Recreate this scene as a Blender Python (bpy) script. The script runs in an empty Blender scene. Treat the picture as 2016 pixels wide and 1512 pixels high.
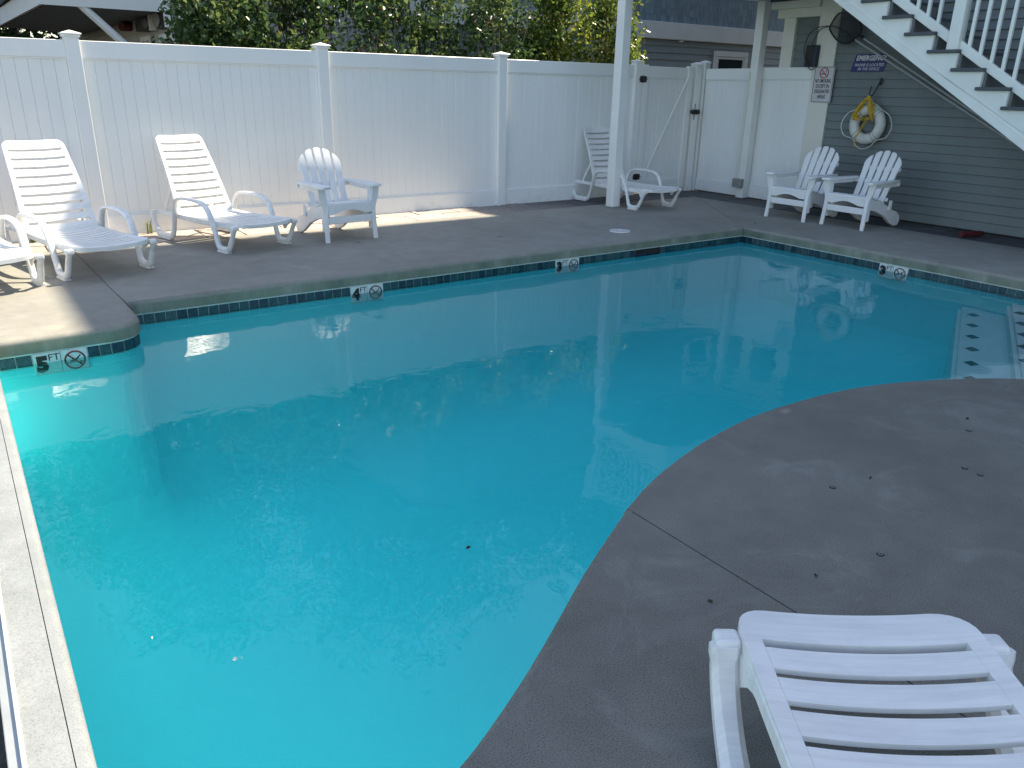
import bpy, bmesh, math, random
import numpy as np
from mathutils import Vector, Matrix
from mathutils.geometry import tessellate_polygon

random.seed(7); rng = np.random.default_rng(7)
sc = bpy.context.scene
COL = sc.collection

# ------------------------------------------------------------------ camera
YAW, PITCH, ROLL, FPX, CAMH = .6177553, .36270544, -.02014552, 1537.45, 1.49
fw = Vector((math.sin(YAW)*math.cos(PITCH), math.cos(YAW)*math.cos(PITCH), -math.sin(PITCH)))
rt = Vector((math.cos(YAW), -math.sin(YAW), 0)); dn = fw.cross(rt)
r2 = rt*math.cos(ROLL)+dn*math.sin(ROLL); d2 = dn*math.cos(ROLL)-rt*math.sin(ROLL)
cd = bpy.data.cameras.new('camera'); cam = bpy.data.objects.new('camera', cd); COL.objects.link(cam)
cd.sensor_fit = 'HORIZONTAL'; cd.sensor_width = 36; cd.lens = FPX/2016*36
cd.clip_start = .05; cd.clip_end = 600
m3 = Matrix((r2, -d2, -fw)).transposed()
cam.matrix_world = Matrix.Translation((0, 0, CAMH)) @ m3.to_4x4()
sc.camera = cam

# ------------------------------------------------------------------ light
SUN_EL = math.radians(57)
w = bpy.data.worlds.new('World'); sc.world = w; w.use_nodes = True
wn = w.node_tree.nodes; wl = w.node_tree.links
bg = wn['Background']; sky = wn.new('ShaderNodeTexSky'); sky.sky_type = 'NISHITA'
sky.sun_disc = False; sky.sun_elevation = SUN_EL; sky.sun_rotation = math.radians(90)
sky.air_density = 1.0; sky.dust_density = .7; sky.ozone_density = 1.0
wl.new(sky.outputs[0], bg.inputs[0]); bg.inputs[1].default_value = .15
sl = bpy.data.lights.new('sun', 'SUN'); sl.energy = 4.8; sl.angle = math.radians(.5); sl.color = (1, .94, .82)
so = bpy.data.objects.new('sun', sl); COL.objects.link(so)
so.rotation_euler = Vector((-math.cos(SUN_EL), -.006, -math.sin(SUN_EL))).to_track_quat('-Z', 'Y').to_euler()
sc.view_settings.view_transform = 'Standard'; sc.view_settings.look = 'None'
sc.view_settings.exposure = 1.22; sc.view_settings.gamma = 1.0; sc.view_settings.use_curve_mapping = False
sc.view_settings.use_white_balance = True; sc.view_settings.white_balance_temperature = 7300
sc.cycles.max_bounces = 12; sc.cycles.diffuse_bounces = 8; sc.cycles.glossy_bounces = 4
sc.cycles.transparent_max_bounces = 16; sc.cycles.volume_bounces = 3
sc.cycles.caustics_reflective = False; sc.cycles.caustics_refractive = False

# ------------------------------------------------------------------ materials
def new_mat(name):
    m = bpy.data.materials.new(name); m.use_nodes = True
    return m, m.node_tree.nodes, m.node_tree.links, m.node_tree.nodes['Principled BSDF']
def N(n, t, **k):
    x = n.new(t)
    for a, b in k.items():
        if hasattr(x, a): setattr(x, a, b)
        else: x.inputs[a.replace('_', ' ')].default_value = b
    return x
def coords(n, l, obj=True):
    if obj: return n.new('ShaderNodeTexCoord').outputs['Object']
    return n.new('ShaderNodeNewGeometry').outputs['Position']
def noise(n, l, co, scale, detail=4, rough=.55, dist=0.0, stretch=None):
    if stretch:
        mp = n.new('ShaderNodeMapping'); mp.inputs['Scale'].default_value = stretch
        l.new(co, mp.inputs[0]); co = mp.outputs[0]
    x = n.new('ShaderNodeTexNoise'); x.inputs['Scale'].default_value = scale
    x.inputs['Detail'].default_value = detail; x.inputs['Roughness'].default_value = rough
    x.inputs['Distortion'].default_value = dist
    l.new(co, x.inputs['Vector']); return x.outputs['Fac']
def ramp(n, l, fac, stops):
    r = n.new('ShaderNodeValToRGB'); e = r.color_ramp.elements
    while len(e) < len(stops): e.new(.5)
    for i, (p, c) in enumerate(stops):
        e[i].position = p
        e[i].color = (c, c, c, 1) if isinstance(c, (int, float)) else (*c, 1)
    l.new(fac, r.inputs[0]); return r.outputs[0]
def mix(n, l, a, b, fac, mode='MIX'):
    x = n.new('ShaderNodeMix'); x.data_type = 'RGBA'; x.blend_type = mode
    for s, v in ((6, a), (7, b), (0, fac)):
        if isinstance(v, (int, float)): x.inputs[s].default_value = v
        elif isinstance(v, tuple): x.inputs[s].default_value = (*v, 1)
        else: l.new(v, x.inputs[s])
    return x.outputs[2]
def bump(n, l, b, h, strength=.2, dist=.01, prev=None):
    x = n.new('ShaderNodeBump'); x.inputs['Strength'].default_value = strength; x.inputs['Distance'].default_value = dist
    l.new(h, x.inputs['Height'])
    if prev is not None: l.new(prev, x.inputs['Normal'])
    l.new(x.outputs[0], b.inputs['Normal']); return x.outputs[0]

def mat_simple(name, col, rough=.5, var=.08, scale=6, metal=0, bmp=0, bscale=80, world=True):
    m, n, l, b = new_mat(name)
    co = coords(n, l, not world)
    f = noise(n, l, co, scale, 5)
    lo = tuple(c*(1-var) for c in col); hi = tuple(min(1, c*(1+var)) for c in col)
    l.new(ramp(n, l, f, [(.3, lo), (.7, hi)]), b.inputs['Base Color'])
    b.inputs['Roughness'].default_value = rough; b.inputs['Metallic'].default_value = metal
    if bmp: bump(n, l, b, noise(n, l, co, bscale, 3), bmp, .004)
    return m

M = {}
def make_mats():
    # white vinyl fence: faint vertical dirt towards the foot
    m, n, l, b = new_mat('white_vinyl'); co = coords(n, l, False)
    f1 = noise(n, l, co, 2.2, 6, .6, stretch=(1, 1, .25)); f2 = noise(n, l, co, 30, 3)
    c = ramp(n, l, f1, [(.3, (.76, .775, .775)), (.7, (.81, .82, .81))])
    sp = n.new('ShaderNodeSeparateXYZ'); l.new(co, sp.inputs[0])
    dirt = ramp(n, l, sp.outputs[2], [(0.0, 1.0), (.16, 0.0)])
    mul = n.new('ShaderNodeMath'); mul.operation = 'MULTIPLY'; l.new(dirt, mul.inputs[0])
    l.new(ramp(n, l, noise(n, l, co, 9, 6, .7), [(.5, 0.), (.75, .45)]), mul.inputs[1])
    c = mix(n, l, c, (.33, .30, .24), mul.outputs[0]); l.new(c, b.inputs['Base Color'])
    b.inputs['Roughness'].default_value = .38; bump(n, l, b, f2, .03, .002); M['vinyl'] = m
    # moulded resin
    m, n, l, b = new_mat('white_resin'); co = coords(n, l, True)
    f1 = noise(n, l, co, 5, 6, .65, stretch=(3, 1, 1)); f2 = noise(n, l, co, 260, 2)
    c = ramp(n, l, f1, [(.28, (.70, .71, .71)), (.6, (.80, .80, .79))])
    f3 = noise(n, l, co, 3, 8, .75, 1.5)
    c = mix(n, l, c, ramp(n, l, noise(n, l, co, 1.5, 6, .7, .3, (45, 2, 6)), [(.35, .90), (.6, 1.02)]), 1., 'MULTIPLY')
    c = mix(n, l, c, (.60, .60, .58), ramp(n, l, f3, [(.60, 0.), (.80, .45)]))
    l.new(c, b.inputs['Base Color']); b.inputs['Roughness'].default_value = .36
    bump(n, l, b, f2, .06, .001); M['resin'] = m
    m, n, l, b = new_mat('white_lumber'); co = coords(n, l, True)
    f1 = noise(n, l, co, 4, 6, .65); c = ramp(n, l, f1, [(.3, (.72, .73, .735)), (.65, (.80, .80, .80))])
    l.new(c, b.inputs['Base Color']); b.inputs['Roughness'].default_value = .45
    bump(n, l, b, noise(n, l, co, 60, 3, stretch=(1, 1, .1)), .06, .001); M['lumber'] = m
    M['trim'] = mat_simple('painted_trim', (.78, .78, .76), .5, .05, 3, bmp=.05, bscale=40)
    M['cream'] = mat_simple('cream_trim', (.70, .69, .62), .5, .04, 3, bmp=.05, bscale=40)
    M['stairwhite'] = mat_simple('stair_white_paint', (.74, .76, .72), .5, .06, 3, bmp=.06, bscale=50)
    # concrete
    def conc(name, a, bb, speck=.25, sc_=1.0, dark=.0):
        m, n, l, b = new_mat(name); co = coords(n, l, False)
        f0 = noise(n, l, co, .9*sc_, 8, .62, .4); f1 = noise(n, l, co, 6*sc_, 7, .65); f2 = noise(n, l, co, 230, 3, .75); f3 = noise(n, l, co, 420, 1)
        c = ramp(n, l, f0, [(.32, a), (.68, bb)])
        c = mix(n, l, c, ramp(n, l, f1, [(.3, .86), (.72, 1.10)]), 1.0, 'MULTIPLY')
        c = mix(n, l, c, ramp(n, l, f2, [(.34, 1-speck*1.6), (.5, 1.0), (.7, 1+speck*.9)]), 1.0, 'MULTIPLY')
        # pale scoured patches
        c = mix(n, l, c, (.36, .35, .33), ramp(n, l, noise(n, l, co, 1.7, 9, .72, 1.2), [(.53, 0.), (.74, .38)]))
        # greenish grime and pale lime on the coping face (below the deck level)
        sp = n.new('ShaderNodeSeparateXYZ'); l.new(co, sp.inputs[0])
        gz = n.new('ShaderNodeMapRange'); gz.inputs[1].default_value = -.022; gz.inputs[2].default_value = -.038; l.new(sp.outputs[2], gz.inputs[0])
        g = ramp(n, l, noise(n, l, co, 3.5, 8, .7, stretch=(1, 1, .3)), [(.35, (.115, .14, .105)), (.55, (.20, .215, .165)), (.72, (.31, .32, .27))])
        c = mix(n, l, c, g, gz.outputs[0])
        # two rusty spall marks
        for (x, y, r_) in ((.383, 5.588, .075), (3.216, 2.150, .045)):
            vm = n.new('ShaderNodeVectorMath'); vm.operation = 'DISTANCE'; l.new(co, vm.inputs[0]); vm.inputs[1].default_value = (x, y, 0)
            ad = n.new('ShaderNodeMath'); ad.operation = 'MULTIPLY_ADD'; l.new(noise(n, l, co, 14, 5, .7), ad.inputs[0]); ad.inputs[1].default_value = .16; l.new(vm.outputs['Value'], ad.inputs[2])
            c = mix(n, l, c, (.36, .29, .23), ramp(n, l, ad.outputs[0], [(r_+.02, .75), (r_+.075, 0.)]))
        l.new(c, b.inputs['Base Color']); b.inputs['Roughness'].default_value = .85
        p = bump(n, l, b, f2, .05, .0005)
        return m
    M['conc'] = conc('broom_finished_concrete', (.225, .216, .188), (.282, .273, .240))
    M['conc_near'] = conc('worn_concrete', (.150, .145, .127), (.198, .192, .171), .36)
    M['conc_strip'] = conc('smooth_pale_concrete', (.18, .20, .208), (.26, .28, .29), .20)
    m, n, l, b = new_mat('stamped_paver'); co = coords(n, l, False)
    oi = n.new('ShaderNodeObjectInfo')
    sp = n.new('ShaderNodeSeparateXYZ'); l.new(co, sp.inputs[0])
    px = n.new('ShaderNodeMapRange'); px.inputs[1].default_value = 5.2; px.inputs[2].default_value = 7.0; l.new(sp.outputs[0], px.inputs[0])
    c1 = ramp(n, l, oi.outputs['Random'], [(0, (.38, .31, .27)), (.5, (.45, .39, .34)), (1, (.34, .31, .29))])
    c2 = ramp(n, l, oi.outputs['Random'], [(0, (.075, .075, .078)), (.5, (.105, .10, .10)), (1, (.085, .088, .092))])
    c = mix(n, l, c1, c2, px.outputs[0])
    f = noise(n, l, co, 18, 7, .7); c = mix(n, l, c, ramp(n, l, f, [(.3, .6), (.7, 1.25)]), 1.0, 'MULTIPLY')
    l.new(c, b.inputs['Base Color']); b.inputs['Roughness'].default_value = .8; bump(n, l, b, f, .5, .008); M['paver'] = m
    M['grout'] = mat_simple('dark_joint_sand', (.07, .065, .055), .95, .3, 40, bmp=.4)
    # pool
    m, n, l, b = new_mat('aqua_plaster'); co = coords(n, l, False)
    f = noise(n, l, co, 1.5, 6, .6); c = ramp(n, l, f, [(.3, (.01, .86, .89)), (.7, (.015, .90, .93))])
    l.new(c, b.inputs['Base Color']); b.inputs['Roughness'].default_value = .7; M['plaster'] = m
    m, n, l, b = new_mat('step_plaster'); co = coords(n, l, False)
    f = noise(n, l, co, 2.5, 6, .6); c = ramp(n, l, f, [(.3, (.52, .74, .74)), (.7, (.60, .80, .79))])
    l.new(c, b.inputs['Base Color']); b.inputs['Roughness'].default_value = .7; M['stepplaster'] = m
    m, n, l, b = new_mat('glazed_teal_tile'); oi = n.new('ShaderNodeObjectInfo'); co = coords(n, l, False)
    c = ramp(n, l, oi.outputs['Random'], [(0, (.006, .030, .045)), (.4, (.010, .045, .058)), (.75, (.016, .060, .066)), (1, (.035, .075, .08))])
    f = noise(n, l, co, 45, 5, .7); c = mix(n, l, c, ramp(n, l, f, [(.3, .55), (.75, 1.9)]), 1.0, 'MULTIPLY')
    l.new(c, b.inputs['Base Color']); b.inputs['Roughness'].default_value = .18; M['tile'] = m
    M['whitetile'] = mat_simple('white_marker_tile', (.62, .64, .62), .25, .06, 20)
    M['limegrout'] = mat_simple('pale_grout', (.62, .66, .62), .8, .15, 20)
    M['black'] = mat_simple('black_plastic', (.012, .012, .014), .4, .2, 10)
    M['ink'] = mat_simple('black_ink', (.012, .012, .012), .6, .1, 10)
    M['redink'] = mat_simple('dark_red_ink', (.10, .012, .012), .6, .1, 10)
    M['redsign'] = mat_simple('sign_red', (.42, .04, .04), .5, .1, 10)
    # water
    m, n, l, b = new_mat('pool_water'); n.remove(b); out = n['Material Output']; co = coords(n, l, False)
    n1 = noise(n, l, co, 1.1, 2, .5, .5); n2 = noise(n, l, co, 4.2, 3, .5, .8, stretch=(1, 1, 1)); n3 = noise(n, l, co, 13, 3, .55)
    a1 = n.new('ShaderNodeMath'); a1.operation = 'MULTIPLY_ADD'; l.new(n2, a1.inputs[0]); a1.inputs[1].default_value = .22; l.new(n1, a1.inputs[2])
    a2 = n.new('ShaderNodeMath'); a2.operation = 'MULTIPLY_ADD'; l.new(n3, a2.inputs[0]); a2.inputs[1].default_value = .045; l.new(a1.outputs[0], a2.inputs[2])
    bp = n.new('ShaderNodeBump'); bp.inputs['Strength'].default_value = 1.0; bp.inputs['Distance'].default_value = .0065; l.new(a2.outputs[0], bp.inputs['Height'])
    fr = n.new('ShaderNodeFresnel'); fr.inputs[0].default_value = 1.33; l.new(bp.outputs[0], fr.inputs['Normal'])
    gl = n.new('ShaderNodeBsdfGlossy'); gl.inputs['Roughness'].default_value = .0; l.new(bp.outputs[0], gl.inputs['Normal'])
    tr = n.new('ShaderNodeBsdfTransparent'); mx = n.new('ShaderNodeMixShader')
    l.new(fr.outputs[0], mx.inputs[0]); l.new(tr.outputs[0], mx.inputs[1]); l.new(gl.outputs[0], mx.inputs[2]); l.new(mx.outputs[0], out.inputs['Surface'])
    va = n.new('ShaderNodeVolumeAbsorption'); va.inputs['Color'].default_value = (.0, .92, .94, 1); va.inputs['Density'].default_value = .55
    vs = n.new('ShaderNodeVolumeScatter'); vs.inputs['Color'].default_value = (.0, .96, .95, 1); vs.inputs['Density'].default_value = .12; vs.inputs['Anisotropy'].default_value = .3
    ad = n.new('ShaderNodeAddShader'); l.new(va.outputs[0], ad.inputs[0]); l.new(vs.outputs[0], ad.inputs[1]); l.new(ad.outputs[0], out.inputs['Volume']); M['water'] = m
    # siding
    m, n, l, b = new_mat('grey_green_siding'); co = coords(n, l, False)
    f = noise(n, l, co, 3, 5, .6, stretch=(1, 1, .4)); g = noise(n, l, co, 90, 3, stretch=(.3, .08, 1))
    c = ramp(n, l, f, [(.3, (.135, .162, .166)), (.7, (.168, .196, .200))]); l.new(c, b.inputs['Base Color'])
    b.inputs['Roughness'].default_value = .55; bump(n, l, b, g, .12, .002); M['siding'] = m
    m, n, l, b = new_mat('blue_grey_siding'); co = coords(n, l, False)
    f = noise(n, l, co, 3, 5, .6); c = ramp(n, l, f, [(.3, (.235, .28, .295)), (.7, (.28, .325, .335))]); l.new(c, b.inputs['Base Color'])
    b.inputs['Roughness'].default_value = .55; M['siding2'] = m
    m, n, l, b = new_mat('blue_grey_shingle'); co = coords(n, l, False); oi = n.new('ShaderNodeObjectInfo')
    c = ramp(n, l, oi.outputs['Random'], [(0, (.18, .25, .30)), (1, (.235, .315, .37))])
    g = noise(n, l, co, 40, 4, stretch=(1, 1, .15)); c = mix(n, l, c, ramp(n, l, g, [(.3, .8), (.7, 1.15)]), 1., 'MULTIPLY')
    l.new(c, b.inputs['Base Color']); b.inputs['Roughness'].default_value = .7; bump(n, l, b, g, .2, .004); M['shingle'] = m
    M['roof'] = mat_simple('asphalt_shingle_roof', (.06, .06, .062), .9, .35, 25, bmp=.4)
    M['tread'] = mat_simple('grey_tread_boards', (.065, .075, .085), .6, .1, 8)
    M['riser'] = mat_simple('grey_riser_boards', (.15, .16, .158), .6, .08, 5)
    M['glass'] = mat_simple('window_glass', (.012, .03, .034), .05, .1, 2)
    M['dark'] = mat_simple('painted_void_shade', (.015, .014, .013), .9, .3, 6)  # near-black colour standing for the shade inside openings and gaps
    M['bluebox'] = mat_simple('dark_blue_plastic', (.012, .02, .05), .45, .2, 6)
    M['signblue'] = mat_simple('sign_blue', (.008, .018, .14), .4, .08, 6)
    M['signwhite'] = mat_simple('sign_white', (.62, .62, .62), .4, .04, 6)
    M['signpink'] = mat_simple('sign_face', (.56, .54, .56), .4, .05, 6)
    M['ring'] = mat_simple('off_white_foam', (.60, .60, .56), .5, .12, 9, bmp=.1, bscale=30)
    M['yellow'] = mat_simple('yellow_rope', (.62, .38, .02), .6, .2, 40)
    M['whiterope'] = mat_simple('white_rope', (.60, .60, .56), .7, .15, 40)
    M['alu'] = mat_simple('dull_aluminium', (.45, .47, .46), .45, .1, 8, metal=.6)
    M['greybox'] = mat_simple('weathered_grey_box', (.26, .26, .24), .6, .25, 30)
    M['redcloth'] = mat_simple('dark_red_cloth', (.10, .012, .015), .8, .3, 30, bmp=.3)
    M['bark'] = mat_simple('pale_brown_bark', (.30, .23, .165), .85, .35, 20, bmp=.3)
    M['darkbark'] = mat_simple('dark_bark', (.055, .04, .03), .9, .3, 20, bmp=.3)
    M['berry'] = mat_simple('red_berries', (.30, .012, .018), .35, .4, 30)
    M['soil'] = mat_simple('soil_and_gravel', (.035, .032, .026), .95, .4, 30, bmp=.5, bscale=120)
    M['deadleaf'] = mat_simple('dead_leaf_brown', (.035, .022, .014), .8, .4, 60)
    M['paleleaf'] = mat_simple('pale_petal', (.62, .62, .55), .7, .2, 60)
    M['houseskin'] = mat_simple('cream_clapboard', (.44, .43, .40), .6, .08, 4)
    M['soffit'] = mat_simple('grey_soffit', (.15, .15, .14), .7, .1, 3)
    # leaves
    def leafm(name, stops, tl=.38, rgh=.30):
        m, n, l, b = new_mat(name); at = n.new('ShaderNodeAttribute'); at.attribute_name = 'tone'
        c = ramp(n, l, at.outputs['Fac'], stops); l.new(c, b.inputs['Base Color']); b.inputs['Roughness'].default_value = rgh
        tb = n.new('ShaderNodeBsdfTranslucent'); hs = n.new('ShaderNodeHueSaturation'); hs.inputs['Value'].default_value = 1.5; l.new(c, hs.inputs['Color']); l.new(hs.outputs[0], tb.inputs[0])
        mx = n.new('ShaderNodeMixShader'); mx.inputs[0].default_value = tl
        l.new(b.outputs[0], mx.inputs[1]); l.new(tb.outputs[0], mx.inputs[2]); l.new(mx.outputs[0], n['Material Output'].inputs[0]); return m
    M['leafgreen'] = leafm('green_leaves', [(0, (.020, .045, .016)), (.5, (.060, .115, .034)), (.88, (.17, .21, .07)), (.95, (.34, .30, .04)), (1, (.26, .07, .03))])
    M['leafyellow'] = leafm('yellowing_leaves', [(0, (.045, .08, .018)), (.35, (.10, .16, .035)), (.7, (.22, .26, .05)), (.93, (.33, .27, .04)), (1, (.35, .10, .03))])
    M['leafdark'] = leafm('dark_tree_leaves', [(0, (.012, .03, .010)), (.6, (.025, .055, .018)), (1, (.06, .10, .03))], .25, .75)
    M['grass'] = leafm('weed_blades', [(0, (.06, .11, .02)), (.7, (.14, .19, .05)), (1, (.30, .26, .12))])
make_mats()

# ------------------------------------------------------------------ helpers
def tag(o, label=None, cat=None, group=None, kind=None):
    if label: o['label'] = label
    if cat: o['category'] = cat
    if group: o['group'] = group
    if kind: o['kind'] = kind
    return o
def empty(name, loc=(0, 0, 0), rz=0, label=None, cat=None, group=None, kind=None, parent=None):
    o = bpy.data.objects.new(name, None); COL.objects.link(o); o.location = loc; o.rotation_euler = (0, 0, rz)
    o.empty_display_size = .1; o.parent = parent
    return tag(o, label, cat, group, kind)
def link(name, me, parent=None, loc=(0, 0, 0), rot=(0, 0, 0)):
    o = bpy.data.objects.new(name, me); COL.objects.link(o); o.parent = parent; o.location = loc; o.rotation_euler = rot
    return o
def finish(bm, name, mat, smooth=False, ang=40):
    bmesh.ops.recalc_face_normals(bm, faces=bm.faces[:])
    me = bpy.data.meshes.new(name); bm.to_mesh(me); bm.free()
    if mat: me.materials.append(M[mat] if isinstance(mat, str) else mat)
    if smooth:
        me.shade_smooth()
        if hasattr(me, 'set_sharp_from_angle'): me.set_sharp_from_angle(angle=math.radians(ang))
    return me
def add_box(bm, x0, x1, y0, y1, z0, z1, bev=0, seg=1):
    vs = [bm.verts.new((x, y, z)) for z in (z0, z1) for y in (y0, y1) for x in (x0, x1)]
    fs = [bm.faces.new([vs[i] for i in q]) for q in ((0, 2, 3, 1), (4, 5, 7, 6), (0, 1, 5, 4), (2, 6, 7, 3), (0, 4, 6, 2), (1, 3, 7, 5))]
    if bev:
        es = list({e for f in fs for e in f.edges})
        bmesh.ops.bevel(bm, geom=es, offset=bev, segments=seg, affect='EDGES', profile=.5)
def box(name, b, mat, parent=None, bev=.003, seg=1, loc=(0, 0, 0), rot=(0, 0, 0)):
    bm = bmesh.new(); add_box(bm, *b, bev, seg); return link(name, finish(bm, name, mat, False), parent, loc, rot)
def prism_bm(pts, z0, z1):
    """closed prism over a 2-D outline, z0..z1"""
    bm = bmesh.new(); lo = [bm.verts.new((x, y, z0)) for x, y in pts]; hi = [bm.verts.new((x, y, z1)) for x, y in pts]
    bm.faces.new(lo[::-1]); bm.faces.new(hi); n = len(pts)
    for i in range(n): bm.faces.new((lo[i], lo[(i+1) % n], hi[(i+1) % n], hi[i]))
    return bm
def extrude_outline(pts3, d):
    """closed prism from a planar 3-D outline, extruded by vector d"""
    bm = bmesh.new(); a = [bm.verts.new(p) for p in pts3]; b = [bm.verts.new(Vector(p)+Vector(d)) for p in pts3]; n = len(a)
    bm.faces.new(a); bm.faces.new(b[::-1])
    for i in range(n): bm.faces.new((a[i], b[i], b[(i+1) % n], a[(i+1) % n]))
    return bm
def smooth_path(pts, sub=5, closed=False):
    P = [Vector(p) for p in pts]; out = []; n = len(P)
    for i in range(n if closed else n-1):
        if closed: p0, p1, p2, p3 = P[i-1], P[i], P[(i+1) % n], P[(i+2) % n]
        else: p0, p1, p2, p3 = P[max(i-1, 0)], P[i], P[i+1], P[min(i+2, n-1)]
        for k in range(sub):
            t = k/sub
            out.append(.5*((2*p1)+(p2-p0)*t+(2*p0-5*p1+4*p2-p3)*t*t+(3*p1-p0-3*p2+p3)*t**3))
    if not closed: out.append(P[-1])
    return out
def add_tube(bm, pts, r, n=8, closed=False, cap=True):
    P = [Vector(p) for p in pts]; rings = []; m = len(P); up = None
    rr = r if isinstance(r, (list, tuple)) else [r]*m
    for i, p in enumerate(P):
        t = (P[(i+1) % m]-P[i-1]) if closed else (P[min(i+1, m-1)]-P[max(i-1, 0)])
        if t.length < 1e-9: t = Vector((0, 0, 1))
        t.normalize()
        if up is None: up = Vector((0, 0, 1)) if abs(t.z) < .9 else Vector((1, 0, 0))
        a = t.cross(up)
        if a.length < 1e-6: a = t.orthogonal()
        a.normalize(); b = a.cross(t); up = b
        rings.append([bm.verts.new(p+(a*math.cos(2*math.pi*k/n)+b*math.sin(2*math.pi*k/n))*rr[i]) for k in range(n)])
    for i in range(m if closed else m-1):
        A, B = rings[i], rings[(i+1) % m]
        for k in range(n): bm.faces.new((A[k], A[(k+1) % n], B[(k+1) % n], B[k]))
    if cap and not closed: bm.faces.new(rings[0][::-1]); bm.faces.new(rings[-1])
def tube(name, pts, r, mat, parent=None, n=8, closed=False):
    bm = bmesh.new(); add_tube(bm, pts, r, n, closed); return link(name, finish(bm, name, mat, True), parent)
def add_ribbon(bm, pts, wdir, width, thick, closed=False):
    """flat bar swept along pts; its width runs along wdir"""
    P = [Vector(p) for p in pts]; W = Vector(wdir).normalized(); rings = []; m = len(P)
    for i, p in enumerate(P):
        t = (P[min(i+1, m-1)]-P[max(i-1, 0)]).normalized(); nrm = t.cross(W).normalized()
        wi = width[i] if isinstance(width, (list, tuple)) else width
        th_ = thick[i] if isinstance(thick, (list, tuple)) else thick
        c = .30*min(th_, wi)
        prof = [(-wi/2+c, -th_/2), (wi/2-c, -th_/2), (wi/2, -th_/2+c), (wi/2, th_/2-c), (wi/2-c, th_/2), (-wi/2+c, th_/2), (-wi/2, th_/2-c), (-wi/2, -th_/2+c)]
        rings.append([bm.verts.new(p+W*a+nrm*b) for a, b in prof])
    for i in range(m-1):
        for k in range(8): bm.faces.new((rings[i][k], rings[i][(k+1) % 8], rings[i+1][(k+1) % 8], rings[i+1][k]))
    bm.faces.new(rings[0][::-1]); bm.faces.new(rings[-1])
def np_mesh(name, V, F, mat, tone=None):
    me = bpy.data.meshes.new(name); V = np.asarray(V, np.float32); F = np.asarray(F, np.int32); k = F.shape[1]
    me.vertices.add(len(V)); me.vertices.foreach_set('co', V.ravel())
    me.loops.add(F.size); me.loops.foreach_set('vertex_index', F.ravel())
    me.polygons.add(len(F)); me.polygons.foreach_set('loop_start', np.arange(0, F.size, k, dtype=np.int32)); me.polygons.foreach_set('loop_total', np.full(len(F), k, np.int32))
    me.update(calc_edges=True)
    if tone is not None:
        a = me.attributes.new('tone', 'FLOAT', 'POINT'); a.data.foreach_set('value', np.asarray(tone, np.float32))
    me.materials.append(M[mat]); return me
_font = {}
def text(name, s, size, mat, parent, loc, rot, shear=0, bold=.0, align='CENTER', xs=1.0, ext=.0006):
    c = bpy.data.curves.new(name, 'FONT'); c.body = s; c.size = size; c.align_x = align; c.align_y = 'CENTER'; c.shear = shear
    c.offset = bold*size; c.extrude = ext; c.resolution_u = 2
    t = bpy.data.objects.new(name, c); COL.objects.link(t)
    dg = bpy.context.evaluated_depsgraph_get(); me = bpy.data.meshes.new_from_object(t.evaluated_get(dg)); bpy.data.objects.remove(t)
    me.materials.clear(); me.materials.append(M[mat])
    o = link(name, me, parent, loc, rot); o.scale = (xs, 1, 1); return o
def copy_tree(o, parent=None):
    c = o.copy(); COL.objects.link(c); c.parent = parent
    for ch in list(o.children): copy_tree(ch, c)
    return c

# ================================================================== POOL AND DECK
GR, WZ = -.03, -.17
def arc(cx, cy, r, a0, a1, n): return [(cx+r*math.cos(math.radians(a0+(a1-a0)*i/n)), cy+r*math.sin(math.radians(a0+(a1-a0)*i/n))) for i in range(n+1)]
curve = [(5.5, -1.0), (5.5, -.3), (5.48, .35), (5.36, .95), (5.12, 1.42), (4.792, 1.74), (4.516, 1.92), (4.109, 2.10), (3.687, 2.20), (3.123, 2.225), (2.677, 2.165), (2.308, 2.065), (2.023, 1.955), (1.716, 1.79), (1.476, 1.65), (1.258, 1.51), (1.057, 1.385), (.871, 1.28), (.704, 1.20), (.45, 1.11), (.2, 1.05), (.025, 1.03)]
CUR = [(v.x, v.y) for v in smooth_path([(x, y, 0) for x, y in curve], 4)]
ARC = arc(.66, 5.64, .22, -90, 0, 8)
POOL = CUR + [(.025, 5.42)] + ARC + [(.88, 6.03), (7.6, 6.03), (7.6, -1.0)]     # clockwise outline
def offset(poly, d):
    n = len(poly); out = []
    for i in range(n):
        p, a, b = Vector(poly[i]), Vector(poly[i-1]), Vector(poly[(i+1) % n])
        e1 = (p-a).normalized(); e2 = (b-p).normalized(); n1 = Vector((-e1.y, e1.x)); n2 = Vector((-e2.y, e2.x))
        k = (n1+n2); k = k/max(k.length_squared/2, .3)
        out.append((p.x+k.x*d, p.y+k.y*d))
    return out
WALL = offset(POOL, .018)
pool = empty('pool_shell', (0, 0, 0), kind='structure')
def wall_ring(name, poly, z0, z1, mat):
    bm = bmesh.new(); lo = [bm.verts.new((x, y, z0)) for x, y in poly]; hi = [bm.verts.new((x, y, z1)) for x, y in poly]; n = len(poly)
    for i in range(n): bm.faces.new((lo[i], lo[(i+1) % n], hi[(i+1) % n], hi[i]))
    return link(name, finish(bm, name, mat), pool)
wall_ring('grout_band', WALL, -.19, -.098, 'limegrout')
wall_ring('plaster_wall', WALL, -2.2, -.19, 'plaster')
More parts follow.
